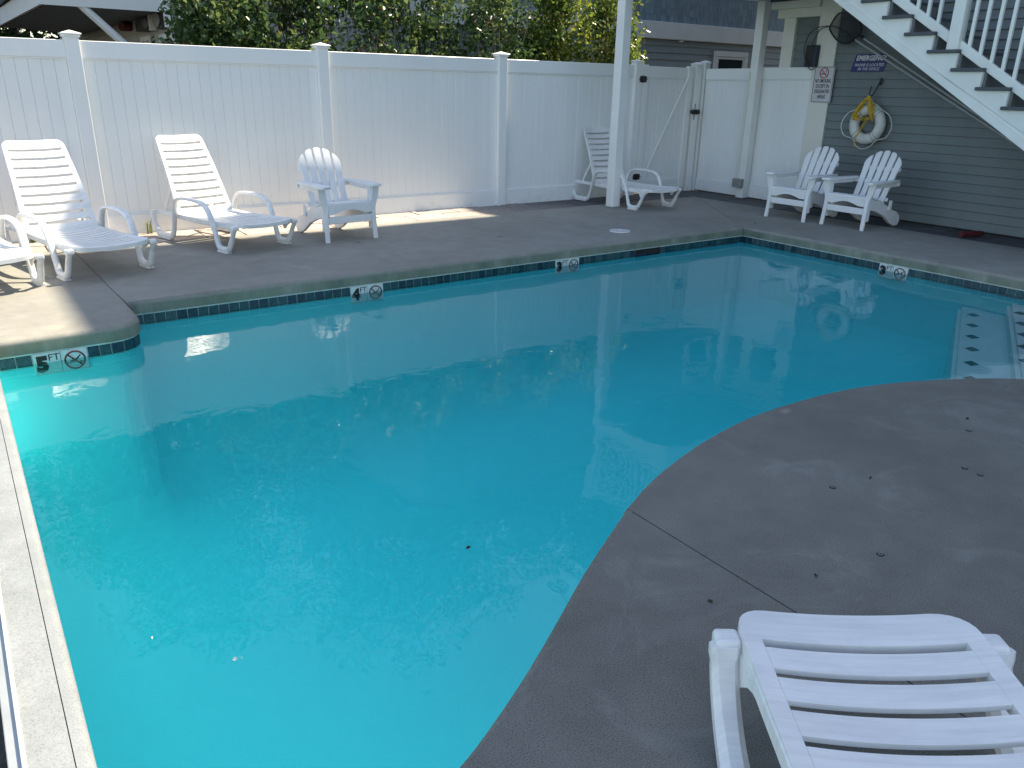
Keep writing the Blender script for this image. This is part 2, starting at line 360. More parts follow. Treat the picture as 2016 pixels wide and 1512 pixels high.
# cove-edged sloping floor as a height field
def seg_dist(P, A, B):
    d = B-A; t = np.clip(((P-A)@d)/(d@d), 0, 1)[:, None]; return np.linalg.norm(P-(A+t*d), axis=1)
gx = np.arange(-.12, 7.8, .08); gy = np.arange(-1.2, 6.2, .08); X, Y = np.meshgrid(gx, gy); P2 = np.stack([X.ravel(), Y.ravel()], 1)
D = np.full(len(P2), 1e9); ins = np.zeros(len(P2), bool); W_ = np.array(WALL)
for i in range(len(W_)):
    A, B = W_[i], W_[(i+1) % len(W_)]
    if np.allclose(A, B): continue
    D = np.minimum(D, seg_dist(P2, A, B))
    c = (A[1] > P2[:, 1]) != (B[1] > P2[:, 1])
    with np.errstate(divide='ignore', invalid='ignore'): ins ^= c & (P2[:, 0] < (B[0]-A[0])*(P2[:, 1]-A[1])/(B[1]-A[1]+1e-12)+A[0])
D = np.where(ins, D, 0); R_ = .32; dd = np.clip(D, 0, R_)
zf = WZ-(1.42-.55*np.clip(P2[:, 0]/7.6, 0, 1)); Z = zf+R_-np.sqrt(R_**2-(R_-dd)**2)
V = np.column_stack([P2, Z]); nx, ny = len(gx), len(gy); ii, jj = np.meshgrid(np.arange(nx-1), np.arange(ny-1)); a = (jj*nx+ii).ravel()
me = np_mesh('pool_floor', V, np.column_stack([a, a+1, a+nx+1, a+nx]), 'plaster'); me.shade_smooth(); link('pool_floor', me, pool)
# entry steps with diamond inlays
st = Vector((2.27, 1.09)).normalized(); sn = Vector((st.y, -st.x))
def step(p, z, name):
    a = Vector(p)+st*1.6; b = Vector(p)-st*3.6
    bm = prism_bm([tuple(b), tuple(b+sn*4), tuple(a+sn*4), tuple(a)], -1.9, z)
    bmesh.ops.bevel(bm, geom=[e for e in bm.edges if abs(e.verts[0].co.z-z) < 1e-5 and abs(e.verts[1].co.z-z) < 1e-5], offset=.03, segments=4, affect='EDGES')
    return link(name, finish(bm, name, 'stepplaster', True), pool)
s1 = step((6.67, 2.985), -.36, 'entry_step'); s2 = step((6.5, 2.49), -.24, 'entry_step')
def diamond(c, z, par):
    pts = [(c[0]-.022, c[1]+.047), (c[0]-.058, c[1]-.028), (c[0]+.02, c[1]-.048), (c[0]+.058, c[1]+.028)]
    link('diamond_tile', finish(prism_bm(pts, z, z+.003), 'diamond_tile', 'tile'), par)
for c in ((7.38, 3.19), (7.02, 3.02), (6.67, 2.85), (6.32, 2.68), (5.96, 2.51), (5.61, 2.34)): diamond(c, -.36, s1)
for c in ((7.32, 2.79), (6.98, 2.63), (6.65, 2.47), (6.31, 2.32), (5.97, 2.16)): diamond(c, -.24, s2)

# water body
bm = prism_bm(offset(POOL, .03), -2.15, WZ)
wat = link('pool_water', finish(bm, 'pool_water', 'water')); tag(wat, kind='structure')

# waterline tiles, walked along the visible walls
T = .0762
bm = bmesh.new(); add_box(bm, -.0355, .0355, -.005, .005, -.0355, .0355, .003); tile_me = finish(bm, 'tile', 'tile')
bm = bmesh.new(); add_box(bm, -.5, .5, -.006, .006, -.006, .006, .002); lip_me = finish(bm, 'grout_lip', 'limegrout')
def tile_run(a, b, skip=()):
    a, b = Vector(a), Vector(b); L = (b-a).length; d = (b-a).normalized(); rz = math.atan2(d.y, d.x)
    cuts = [0]+[v for sk in skip for v in sk]+[L]
    for u0, u1 in zip(cuts[::2], cuts[1::2]):
        n = max(1, round((u1-u0)/T)); s = (u1-u0)/n
        for i in range(n):
            p = a+d*(u0+s*(i+.5)); o = link('tile', tile_me, pool, (p.x, p.y, -.1455+random.uniform(-.0006, .0006)), (random.uniform(-.015, .015), 0, rz+random.uniform(-.012, .012))); o.scale = (s/T, 1, 1)
    c = (a+b)/2; o = link('grout_lip', lip_me, pool, (c.x, c.y, -.104), (0, 0, rz)); o.scale = (L+.004, 1, 1)
tile_run((.898, 6.044), (7.614, 6.044), ((1.70, 2.004), (3.893, 4.197), (4.975, 5.354)))
tile_run((7.614, 6.044), (7.614, .6), ((1.762, 2.066),))
tile_run((-.05, 5.434), (.66, 5.434), ((.262, .572),))
wa = arc(.66, 5.64, .206, -90, 0, 4)
for i in range(4): tile_run(wa[i], wa[i+1])
tile_run((.866, 5.64), (.866, 6.044))

def marker(num, c, rz, label):
    m = empty('depth_marker', (c[0], c[1], -.1785), rz, parent=pool); m['label'] = label
    for k, sx in enumerate((-1, 1)): box('tile', (sx*.076-.0745, sx*.076+.0745, -.006, .006, -.072, .072), 'whitetile', m, .003)
    text('numeral', num, .128, 'ink', m, (-.105, -.0075, -.004), (math.pi/2, 0, 0), bold=.075, xs=1.0)
    text('lettering', 'FT', .062, 'ink', m, (-.038, -.0075, .036), (math.pi/2, 0, 0), bold=.0)
    bm = bmesh.new()                                                   # crossed-out diver symbol
    add_tube(bm, [(.076+.056*math.cos(t), -.007, .056*math.sin(t)) for t in np.linspace(0, 2*math.pi, 33)[:-1]], .0052, 6, True)
    add_tube(bm, [(.076-.040, -.0078, .040), (.076+.040, -.0078, -.040)], .0048, 6)
    link('ban_ring', finish(bm, 'ban_ring', 'redink', True), m)
    bm = bmesh.new()
    add_tube(bm, [(.076+.034, -.007, .030), (.076+.004, -.007, .000), (.076-.014, -.007, -.010)], [.003, .0055, .004], 6)
    add_tube(bm, [(.076-.008, -.007, -.004), (.076-.028, -.007, -.004)], .003, 6)
    add_tube(bm, [(.076-.044+.011*i, -.007, -.016+(.004 if i % 2 else -.002)) for i in range(9)], .002, 5)
    link('diver_symbol', finish(bm, 'diver_symbol', 'ink', True), m)
marker('4', (2.75, 6.038), 0, 'white depth marker tiles reading 4 FT with a crossed out diver')
marker('3', (4.943, 6.038), 0, 'white depth marker tiles reading 3 FT on the far wall')
marker('3', (7.608, 4.13), -math.pi/2, 'white depth marker tiles reading 3 FT on the right wall')
marker('5', (.367, 5.428), 0, 'white depth marker tiles reading 5 FT under the left corner')
# skimmer mouth: solid plate, the opening's shade is its near-black colour
bm = bmesh.new(); add_box(bm, 5.875, 6.25, 6.036, 6.046, -.186, -.108, .004); link('skimmer_mouth', finish(bm, 'skimmer_mouth', 'dark'), pool)
box('skimmer_flap', (5.89, 6.03, 6.030, 6.035, -.18, -.15), 'bluebox', pool, .001)

# ---- deck slabs
deck = empty('pool_deck', (0, 0, 0), kind='structure')
def slab(name, pts, edge, mat, z1=0., z0=-.098, r=.03):
    """edge = outline points that lie on the rounded pool coping"""
    es = {(round(x, 4), round(y, 4)) for x, y in edge}
    bm = prism_bm(pts, z0, z1); bm.normal_update()
    def on(v): return (round(v.co.x, 4), round(v.co.y, 4)) in es
    top = [e for e in bm.edges if abs(e.verts[0].co.z-z1) < 1e-5 and abs(e.verts[1].co.z-z1) < 1e-5]
    pe = [e for e in top if on(e.verts[0]) and on(e.verts[1])]; rest = [e for e in top if e not in pe]
    if pe: bmesh.ops.bevel(bm, geom=pe, offset=r, segments=5, affect='EDGES', profile=.5)
    return link(name, finish(bm, name, mat, True), deck)
J = .003
A_edge = [(-1.8, 5.42)]+ARC
slab('deck_slab', [(-1.8, 8.275), (-1.8, 5.42)]+ARC+[(.88, 5.86), (.857-J, 6.475), (.834-J, 7.731), (.812-J, 8.275)], A_edge+[(.88, 5.86)], 'conc')
slab('deck_slab', [(.812+J, 8.275), (.834+J, 7.731), (.857+J, 6.475), (.884, 5.862), (.884, 6.03), (2.3, 6.03), (4.78, 6.03), (7.594, 6.03), (9.176, 8.22), (9.176, 8.275)], [(.884, 6.03), (2.3, 6.03), (4.78, 6.03), (7.594, 6.03)], 'conc')
slab('deck_slab', [(7.6, 6.03), (7.6, 4.9), (7.6, 2.2), (7.6, -1.0), (7.6, -4), (9.18, -4), (9.18, 8.21)], [(7.6, 6.03), (7.6, 4.9), (7.6, 2.2), (7.6, -1.0)], 'conc')
right_curve = [p for p in CUR if p[0] > 1.884]; left_curve = [p for p in CUR if p[0] < 1.877]
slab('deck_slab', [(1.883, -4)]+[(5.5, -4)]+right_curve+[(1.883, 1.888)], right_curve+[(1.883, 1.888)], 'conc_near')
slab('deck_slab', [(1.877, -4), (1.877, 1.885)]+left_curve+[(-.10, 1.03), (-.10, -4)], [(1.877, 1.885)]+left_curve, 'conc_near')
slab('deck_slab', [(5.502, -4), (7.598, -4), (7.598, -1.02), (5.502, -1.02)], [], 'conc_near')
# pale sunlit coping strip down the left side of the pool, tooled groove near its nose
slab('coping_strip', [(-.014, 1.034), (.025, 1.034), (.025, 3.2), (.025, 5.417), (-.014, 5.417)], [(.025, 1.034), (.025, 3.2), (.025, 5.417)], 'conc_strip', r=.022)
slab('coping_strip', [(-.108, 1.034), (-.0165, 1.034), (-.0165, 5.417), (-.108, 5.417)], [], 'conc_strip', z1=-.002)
box('edge_trim', (-.118, -.108, 1.0, 5.417, -.1, .004), 'signwhite', deck, .002)
box('wet_channel', (-.146, -.118, -.5, 5.417, -.1, -.012), 'alu', deck, .002)
box('side_gravel', (-1.8, -.146, -4, 5.42, -.16, -.13), 'grout', deck, .002)
# ---- stamped pavers along fence and building
pv = empty('paver_border', (0, 0, 0), kind='structure')
box('joint_bed', (-1.8, 9.86, 8.275, 9.1, -.12, -.022), 'grout', pv, 0)
box('joint_bed', (9.18, 9.86, -4, 8.275, -.12, -.024), 'grout', pv, 0)
def pavers(x0, x1, y0, y1, along_x):
    rows = 2; lo, hi = (y0, y1) if along_x else (x0, x1); L0, L1 = (x0, x1) if along_x else (y0, y1)
    cut = [lo, lo+(hi-lo)*.52, hi]
    for r in range(rows):
        t = L0-random.random()*.2
        while t < L1:
            L = random.uniform(.30, .62); a, b = max(t, L0)+.006, min(t+L, L1)-.006
            if b-a > .05:
                j = lambda: random.uniform(-.008, .008)
                u0, u1 = cut[r]+.006, cut[r+1]-.006
                q = [(a, u0), (a+(b-a)*.45, u0+j()), (b, u0), (b+j()*.5, (u0+u1)/2), (b, u1), (a+(b-a)*.55, u1+j()), (a, u1), (a+j()*.5, (u0+u1)/2)]
                if not along_x: q = [(y, x) for x, y in q][::-1]
                bm = prism_bm(q, -.1, -.006+random.uniform(-.003, .003)); top = [e for e in bm.edges if e.verts[0].co.z > -.05 and e.verts[1].co.z > -.05]
                bmesh.ops.bevel(bm, geom=top, offset=.006, segments=1, affect='EDGES'); link('paver', finish(bm, 'paver', 'paver'), pv)
            t += L
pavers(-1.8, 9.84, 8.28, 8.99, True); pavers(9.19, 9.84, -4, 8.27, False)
# ---- ground beyond
for b in ((-300, 300, 9.02, 300), (-300, -1.8, -300, 9.02), (9.86, 300, -300, 9.02), (-1.8, 9.86, -300, -4)):
    bm = bmesh.new(); v = [bm.verts.new(p) for p in ((b[0], b[2], GR), (b[1], b[2], GR), (b[1], b[3], GR), (b[0], b[3], GR))]; bm.faces.new(v)
    tag(link('ground', finish(bm, 'ground', 'soil')), kind='structure')

# ================================================================== FENCE
def board_mesh(wd, h, t=.022, groove=True):
    # a tongue and groove board with a shallow V at each edge
    pr = [(-wd/2, 0.0045), (-wd/2+.004, 0), (wd/2-.004, 0), (wd/2, .0045), (wd/2, t), (-wd/2, t)]
    bm = bmesh.new(); a = [bm.verts.new((x, y, 0)) for x, y in pr]; b = [bm.verts.new((x, y, h)) for x, y in pr]
    bm.faces.new(a[::-1]); bm.faces.new(b)
    for i in range(6): bm.faces.new((a[i], a[(i+1) % 6], b[(i+1) % 6], b[i]))
    return finish(bm, 'board', 'vinyl')
def fence_bay(par, L, n, origin, rz, top=1.83, lip=True, zb=-.015):
    """panel in a local frame: x along the bay, y into the fence"""
    e = Matrix.Translation(origin) @ Matrix.Rotation(rz, 4, 'Z')
    def place(o, m_=None): o.matrix_local = e @ (m_ or Matrix())
    wd = L/n; bmz = board_mesh(wd-.0006, top-.09-.10)
    for i in range(n): place(link('board', bmz, par), Matrix.Translation((wd*(i+.5), .026+random.uniform(-.0012, .0012), .10)))
    for (z0, z1) in ((top-.155, top), (zb, .185)):
        bm = bmesh.new(); add_box(bm, 0, L, .006, .056, z0, z1, .004, 1)
        if z1 > 1: add_box(bm, 0, L, .010, .050, z0-.013, z0-.001, .002)
        else: add_box(bm, 0, L, .010, .050, z1+.001, z1+.012, .002)
        place(link('rail', finish(bm, 'rail', 'vinyl'), par))
def cap_mesh(w_=.088):
    bm = bmesh.new()
    add_box(bm, -w_, w_, -w_, w_, .022, .034, .003)
    add_box(bm, -w_+.012, w_-.012, -w_+.012, w_-.012, 0, .022, .003)
    v = [bm.verts.new((x*w_*.96, y*w_*.96, .034)) for x, y in ((-1, -1), (1, -1), (1, 1), (-1, 1))]; t = bm.verts.new((0, 0, .062))
    for i in range(4): bm.faces.new((v[i], v[(i+1) % 4], t))
    return finish(bm, 'cap', 'vinyl')
FY = 8.90
def post(par, x, y, h=1.86, s=.064, cap=True, rim=.088):
    o = box('post', (-s, s, -s, s, -.1, h), 'vinyl', par, .006, 2, (x, y, 0))
    if cap: link('cap', cap_mesh(rim), o, (0, 0, h-.003))
    return o
fb = empty('vinyl_fence', (0, FY, 0), label='long white vinyl privacy fence along the far side behind the loungers', cat='fence')
fb.location = (0, 0, 0)
for x in (-1.30, 1.19, 3.665, 6.09): post(fb, x, FY+.062)
post(fb, 8.47, FY+.062, 1.85, .066, True, .070)
xs = (-1.30, 1.19, 3.665, 6.09, 8.47)
for i in range(4): fence_bay(fb, xs[i+1]-xs[i]-.128, 22, Vector((xs[i]+.064, FY+.025, 0)), 0)
# gate
gate = empty('fence_gate', (8.55, FY, 0), label='white vinyl gate with a thin diagonal brace and black hinges', cat='gate'); gate.location = (0, 0, 0)
for x0, x1 in ((8.545, 8.66), (9.50, 9.60)): box('stile', (x0, x1, FY+.0, FY+.07, .05, 1.84), 'vinyl', gate, .005, 2)
fence_bay(gate, .84, 9, Vector((8.66, FY+.015, 0)), 0, 1.82, zb=.012)
bm = bmesh.new(); add_ribbon(bm, [(8.69, FY+.012, .22), (9.52, FY+.012, 1.70)], (0, 1, 0), .03, .022); link('brace', finish(bm, 'brace', 'vinyl'), gate)
def hinge(z):
    h = empty('hinge', (8.55, FY-.006, z), parent=gate)
    bm = bmesh.new()
    for sx in (-1, 1):
        add_box(bm, *sorted((sx*.008, sx*.062)), -.006, .002, -.042, .042, .002)
        for k in (-1, 0, 1): add_tube(bm, [(sx*.062, -.003, k*.028), (sx*.085 if k == 0 else sx*.070, -.003, k*.028)], [.012, .003], 6)
        for k in (-1, 1): add_tube(bm, [(sx*.035, -.012, k*.022), (sx*.035, 0, k*.022)], .006, 6)
    link('leaf_plate', finish(bm, 'leaf_plate', 'black'), h); tube('knuckle', [(0, -.008, -.05), (0, -.008, .05)], .009, 'black', h)
hinge(1.64); hinge(.26)
la = empty('latch', (9.665, FY-.01, 1.19), parent=gate)
box('latch_body', (-.035, .035, -.03, .0, -.035, .035), 'black', la, .006, 2)
tube('latch_pin', [(-.012, -.03, -.12), (-.004, -.03, .12)], .006, 'black', la)
bm = bmesh.new(); bmesh.ops.create_uvsphere(bm, u_segments=12, v_segments=8, radius=.038, matrix=Matrix.Translation((.065, -.025, 0))); bmesh.ops.create_uvsphere(bm, u_segments=12, v_segments=8, radius=.026, matrix=Matrix.Translation((-.062, -.02, .004))); link('latch_knob', finish(bm, 'latch_knob', 'black', True), la)
# side fence between gate corner and building
fs = empty('side_fence', (9.85, 8, 0), label='white vinyl fence panels between the gate corner and grey building', cat='fence'); fs.location = (0, 0, 0)
post(fs, 9.72, FY+.062, 1.85, .064, True, .070); post(fs, 9.885, FY+.04, 1.88, .058, True, .068)
fence_bay(fs, .90, 8, Vector((9.822, 8.86, 0)), -math.pi/2, 1.815, zb=.012)
fence_bay(fs, .93, 8, Vector((9.822, 7.915, 0)), -math.pi/2, 1.825, zb=.012)
# ================================================================== SUPPORT POSTS, LANDING, STAIR
def support(x, y, s, label):
    t = empty('support_post', (x, y, 0), label=label, cat='post', group='white posts carrying the stair landing')
    box('shaft', (-s, s, -s, s, 0, 2.68), 'trim', t, .012, 2)
    box('foot_plate', (-s-.004, s+.004, -s-.004, s+.004, 0, .012), 'alu', t, .002)
support(7.335, 8.045, .070, 'tall square white post standing on the deck in front of the far lounger')
support(9.752, 7.85, .066, 'tall square white post against the side fence carrying a small grey box')
ld = empty('stair_landing', (8.5, 7.3, 2.68), label='raised white landing on two posts at the head of the stair', cat='landing'); ld.location = (0, 0, 0)
box('deck_floor', (7.22, 9.84, 6.52, 8.08, 2.93, 3.0), 'tread', ld, .005)
for b in ((7.2, 9.84, 6.50, 6.54, 2.70, 2.96), (7.2, 9.84, 8.05, 8.09, 2.70, 2.96), (7.2, 7.24, 6.54, 8.05, 2.70, 2.96), (9.8, 9.84, 6.54, 8.05, 2.70, 2.96)): box('beam', b, 'stairwhite', ld, .004)
box('underside', (7.24, 9.80, 6.54, 8.05, 2.90, 2.925), 'soffit', ld, 0)
bal = bmesh.new(); add_box(bal, -.017, .017, -.017, .017, 0, .84, .003); bal = finish(bal, 'baluster', 'stairwhite')
for x in np.arange(7.36, 9.8, .125): link('baluster', bal, ld, (x, 8.04, 3.08))
for y in np.arange(6.66, 7.98, .125): link('baluster', bal, ld, (7.26, y, 3.08))
for x in np.arange(7.36, 8.75, .125): link('baluster', bal, ld, (x, 6.55, 3.08))
for b in ((7.24, 9.8, 8.02, 8.06), (7.24, 7.28, 6.53, 8.06), (7.24, 8.8, 6.53, 6.57)):
    box('rail', (*b, 3.06, 3.14), 'stairwhite', ld, .004); box('rail', (*b, 3.92, 3.99), 'stairwhite', ld, .004)
for x, y in ((7.27, 8.03), (7.27, 6.56), (8.76, 6.56)): box('newel', (x-.05, x+.05, y-.05, y+.05, 3.0, 4.08), 'stairwhite', ld, .006)

sr = empty('staircase', (9.3, 4, 0), label='white outdoor staircase with grey treads rising in front of the grey wall', cat='staircase'); sr.location = (0, 0, 0)
TY, TZ, RUN, RISE = 5.152, 2.11, .29, .18
ks = list(range(-4, 12))
top = []
for k in ks: top += [(TY-.03-RUN*k, TZ-RISE*k-.016), (TY-.03-RUN*(k+1), TZ-RISE*k-.016)]
zb = lambda y: 1.003+.6255*(y-3.692)
pts = top+[(top[-1][0], 0.0), (3.692-1.003/.6255, 0.0)]
y_t = top[0][0]; pts += [(y_t+.35, zb(y_t+.35)), (y_t+.35, top[0][1]+.02), (y_t, top[0][1]+.02)]
pts = pts[:-1]
for nm, x0 in (('stringer', 8.80), ('stringer', 9.77)): link(nm, finish(extrude_outline([(x0, y, z) for y, z in pts], (.04, 0, 0)), nm, 'stairwhite'), sr)
ya, yb = 3.692-.95/.6255, 6.7
link('stringer_trim', finish(extrude_outline([(8.785, ya, zb(ya)), (8.785, yb, zb(yb)), (8.785, yb, zb(yb)+.085), (8.785, ya, zb(ya)+.085)], (.013, 0, 0)), 'stringer_trim', 'stairwhite'), sr)
bm = bmesh.new(); add_box(bm, 8.765, 9.80, -RUN-.045, .0, -.018, .016, .004); tread_me = finish(bm, 'tread', 'tread')
bm = bmesh.new(); add_box(bm, 8.842, 9.768, -.012, .012, 0, RISE-.036, .001); riser_me = finish(bm, 'riser', 'riser')
for k in ks:
    link('tread', tread_me, sr, (0, TY-RUN*k, TZ-RISE*k)); link('riser', riser_me, sr, (0, TY-.045-RUN*(k+1), TZ-RISE*(k+1)+.0165))
rz_ = lambda y: 2.04+.625*(y-4.65)
def rail(y0, y1, dz, hh, ww):
    bm = extrude_outline([(8.86-ww/2, y0, rz_(y0)+dz-hh/2), (8.86-ww/2, y1, rz_(y1)+dz-hh/2), (8.86-ww/2, y1, rz_(y1)+dz+hh/2), (8.86-ww/2, y0, rz_(y0)+dz+hh/2)], (ww, 0, 0))
    bmesh.ops.bevel(bm, geom=bm.edges[:], offset=.004, segments=1, affect='EDGES'); link('rail', finish(bm, 'rail', 'stairwhite'), sr)
for y0, y1 in ((2.35, 4.56), (4.68, 6.50)): rail(y0, y1, 0, .105, .05); rail(y0, y1, .80, .07, .08)
box('newel', (8.80, 8.92, 4.56, 4.68, 1.94, 3.02), 'stairwhite', sr, .006); box('newel', (8.80, 8.92, 2.23, 2.35, .0, 1.55), 'stairwhite', sr, .006)
y = 2.46
while y < 6.45:
    if not 4.52 < y < 4.72: link('baluster', bal, sr, (8.86, y, rz_(y)+.0)).scale = (1, 1, .95)
    y += .1255
# ================================================================== GREY BUILDING
gb = empty('grey_building', (12, 2, 0), label='tall grey clapboard building behind the white staircase', cat='building'); gb.location = (0, 0, 0)
box('wall', (9.865, 16, -8, 6.97, 0, 13.5), 'siding', gb, 0)  # height above the view set so the shadow reaches across the deck
box('dark_gap_strip', (9.84, 9.865, -8, 6.67, -.05, .004), 'dark', gb, 0)  # strip under the siding; the shade of the gap is its colour
bm = bmesh.new()
pr = [(0, 0), (-.020, 0), (-.023, .005), (-.004, .112), (0, .112)]
a = [bm.verts.new((x, -8, z)) for x, z in pr]; b = [bm.verts.new((x, 6.672, z)) for x, z in pr]; bm.faces.new(a); bm.faces.new(b[::-1])
for i in range(5): bm.faces.new((a[i], b[i], b[(i+1) % 5], a[(i+1) % 5]))
clap = finish(bm, 'clapboard', 'siding')
for k in range(30): link('clapboard', clap, gb, (9.866-.0, 0, .009+.104*k))
bm = bmesh.new()
for k in range(30, 129):
    z = .009+.104*k; add_box(bm, 9.848, 9.864, -8, 7.9, z, z+.06)
tag(link('upper_clapboards', finish(bm, 'upper_clapboards', 'siding'), gb), kind='stuff')
box('upper_wall', (9.87, 16, 6.97, 7.9, 3.02, 13.5), 'siding', gb, 0)
box('shadow_caster_wing', (14.35, 18, 7.9, 9.09, 0, 13.7), 'siding', gb, 0)  # unseen block added to cast the shadow at the gate end of the fence
link('roof', finish(extrude_outline([(9.41, -8.3, 13.54), (9.41, -8.3, 13.67), (14.0, -8.3, 16.0), (18.5, -8.3, 13.67), (18.5, -8.3, 13.54)], (0, 16.50, 0)), 'roof', 'roof'), gb)  # unseen roof, its edges placed to set the shadow lines on the deck
box('fascia', (9.39, 9.409, -8.3, 8.20, 13.46, 13.67), 'trim', gb, 0)
box('corner_board', (9.825, 9.88, 6.672, 6.978, -.005, 3.0), 'cream', gb, .004)
# entry bay beside it: pilaster, clapboards, cornice, window
box('bay_wall', (9.93, 13, 6.98, 7.52, 0, 3.0), 'siding', gb, 0)
bm = bmesh.new()
a = [bm.verts.new((x, 6.98, z)) for x, z in pr]; b = [bm.verts.new((x, 7.37, z)) for x, z in pr]; bm.faces.new(a); bm.faces.new(b[::-1])
for i in range(5): bm.faces.new((a[i], b[i], b[(i+1) % 5], a[(i+1) % 5]))
sclap = finish(bm, 'clapboard', 'siding')
for k in range(9): link('clapboard', sclap, gb, (9.929, 0, 1.62+.104*k))
box('pilaster', (9.86, 9.97, 7.372, 7.56, 0, 2.45), 'cream', gb, .004)
c = box('cornice', (9.83, 9.99, 6.98, 7.66, 2.45, 2.565), 'cream', gb, .004)
box('cornice_cap', (9.79, 9.99, 6.98, 7.76, 2.567, 2.66), 'cream', c, .004); box('bay_roof', (9.78, 12, 6.98, 7.78, 2.662, 2.70), 'roof', gb, .003)
wf = empty('window', (9.9, 7.1, 1.9), parent=gb)
for b in ((9.885, 9.915, 7.185, 7.225, 1.5, 2.17), (9.885, 9.915, 6.98, 7.185, 2.13, 2.17)): box('frame', b, 'trim', wf, .003)
box('pane', (9.895, 9.90, 6.98, 7.185, 1.5, 2.13), 'glass', wf, 0)

# ---- things on that wall
PIX = -math.pi/2
sp_ = empty('wall_speaker', (9.80, 6.99, 1.96), label='dark blue box on the corner beside the black hoop above the fence', cat='speaker')
box('case', (-.05, .05, -.085, .085, -.135, .135), 'bluebox', sp_, .008, 2); box('grille', (-.056, -.051, -.04, .07, -.12, .12), 'black', sp_, .002)
box('bracket', (.051, .09, -.03, .03, -.03, .03), 'black', sp_, .002)
s = empty('emergency_sign', (9.838, 6.16, 1.87), PIX, label='blue sign reading EMERGENCY PHONE IS LOCATED IN THE OFFICE', cat='sign')
def para(name, x0, x1, z0, z1, sh, mat, par, y=-.002):
    link(name, finish(extrude_outline([(x0-sh, y, z0), (x1-sh, y, z0), (x1, y, z1), (x0, y, z1)], (0, .004, 0)), name, mat), par)
para('upper_plate', -.210, .232, .008, .100, .018, 'signblue', s); para('lower_plate', -.236, .212, -.105, .003, .020, 'signblue', s)
text('lettering', 'EMERGENCY', .082, 'signwhite', s, (.008, -.0045, .052), (math.pi/2, 0, 0), .25, .03, xs=.88)
text('lettering', 'PHONE IS LOCATED', .048, 'signwhite', s, (-.006, -.0045, -.028), (math.pi/2, 0, 0), .25, .006, xs=.93)
text('lettering', 'IN THE OFFICE', .048, 'signwhite', s, (-.012, -.0045, -.076), (math.pi/2, 0, 0), .25, .006, xs=.93)
s = empty('no_smoking_sign', (9.812, 6.78, 1.605), PIX, label='white metal sign reading NO SMOKING EXCEPT IN DESIGNATED AREAS', cat='sign')
def rrect(wd, h, r, n=5):
    o = []
    for cx, cz, a0 in ((wd/2-r, -h/2+r, -90), (wd/2-r, h/2-r, 0), (-wd/2+r, h/2-r, 90), (-wd/2+r, -h/2+r, 180)):
        for i in range(n+1): t = math.radians(a0+90*i/n); o.append((cx+r*math.cos(t), cz+r*math.sin(t)))
    return o
link('plate', finish(extrude_outline([(x, 0, z) for x, z in rrect(.305, .455, .03)], (0, .003, 0)), 'plate', 'signpink'), s)
bm = bmesh.new(); add_tube(bm, [(x, -.001, z) for x, z in rrect(.285, .435, .025)], .003, 4, True); link('border', finish(bm, 'border', 'ink'), s)
bm = bmesh.new(); add_tube(bm, [(.062*math.cos(t), -.002, .145+.062*math.sin(t)) for t in np.linspace(0, 2*math.pi, 29)[:-1]], .006, 5, True); add_tube(bm, [(-.042, -.003, .187), (.042, -.003, .103)], .005, 5); link('ban_ring', finish(bm, 'ban_ring', 'redsign', True), s)
bm = bmesh.new(); add_box(bm, -.042, .030, -.002, 0, .128, .139); add_tube(bm, [(.03, -.002, .15), (.022, -.002, .165), (.036, -.002, .175), (.028, -.002, .188)], .003, 5); link('cigarette_symbol', finish(bm, 'cigarette_symbol', 'ink'), s)
for i, t in enumerate(('NO SMOKING', 'EXCEPT IN', 'DESIGNATED', 'AREAS')): text('lettering', t, .064, 'ink', s, (0, -.0015, .045-.066*i), (math.pi/2, 0, 0), 0, .012, xs=(.60, .66, .60, .66)[i])

# life ring on its hook with lines
lr = empty('life_ring', (9.765, 6.01, 1.135), PIX, label='white ring buoy hanging on the grey clapboards under the blue sign', cat='life ring')
bm = bmesh.new(); n1, n2 = 48, 14; g = [[None]*n2 for _ in range(n1)]
for i in range(n1):
    for j in range(n2):
        A_, B_ = 2*math.pi*i/n1, 2*math.pi*j/n2; R = .180+.066*math.cos(B_); g[i][j] = bm.verts.new((R*math.cos(A_), .058*math.sin(B_), R*math.sin(A_)))
for i in range(n1):
    for j in range(n2): bm.faces.new((g[i][j], g[(i+1) % n1][j], g[(i+1) % n1][(j+1) % n2], g[i][(j+1) % n2]))
link('foam_ring', finish(bm, 'foam_ring', 'ring', True), lr)
for ang in (48, 132, 228, 312):
    t = math.radians(ang); c = Vector((.18*math.cos(t), 0, .18*math.sin(t))); er = Vector((math.cos(t), 0, math.sin(t))); et = Vector((-math.sin(t), 0, math.cos(t)))
    for off in (-.02, .02):
        pth = [c+et*off+er*.068*math.cos(u)+Vector((0, 1, 0))*.060*math.sin(u) for u in np.linspace(0, 2*math.pi, 17)[:-1]]
        tube('binding_cord', pth, .0022, 'bluebox', lr, 5, True)
gp = []
for k, ang in enumerate((48, 132, 228, 312)):
    t0 = math.radians(ang); t1 = math.radians(ang+(84 if k in (0, 2) else 96))
    for u in (0, .25, .5, .75):
        t = t0+(t1-t0)*u; rr = .25+(.10*math.sin(math.pi*u) if k in (1, 3) else .03*math.sin(math.pi*u)); gp.append((rr*math.cos(t), -.01-.02*math.sin(math.pi*u), rr*math.sin(t)-.02*math.sin(math.pi*u)))
tube('grab_line', smooth_path(gp, 4, True), .006, 'whiterope', lr, 6, True)
hk = empty('wall_hook', (9.80, 6.0, 1.56), PIX, label='black J hook on grey clapboards holding the ring buoy', cat='hook')
tube('hook_arm', smooth_path([(.035, .03, .10), (.028, -.01, .03), (.012, -.04, -.05), (-.008, -.062, -.085), (-.028, -.07, -.07), (-.03, -.065, -.02), (-.022, -.06, .03)], 5), .0075, 'black', hk)
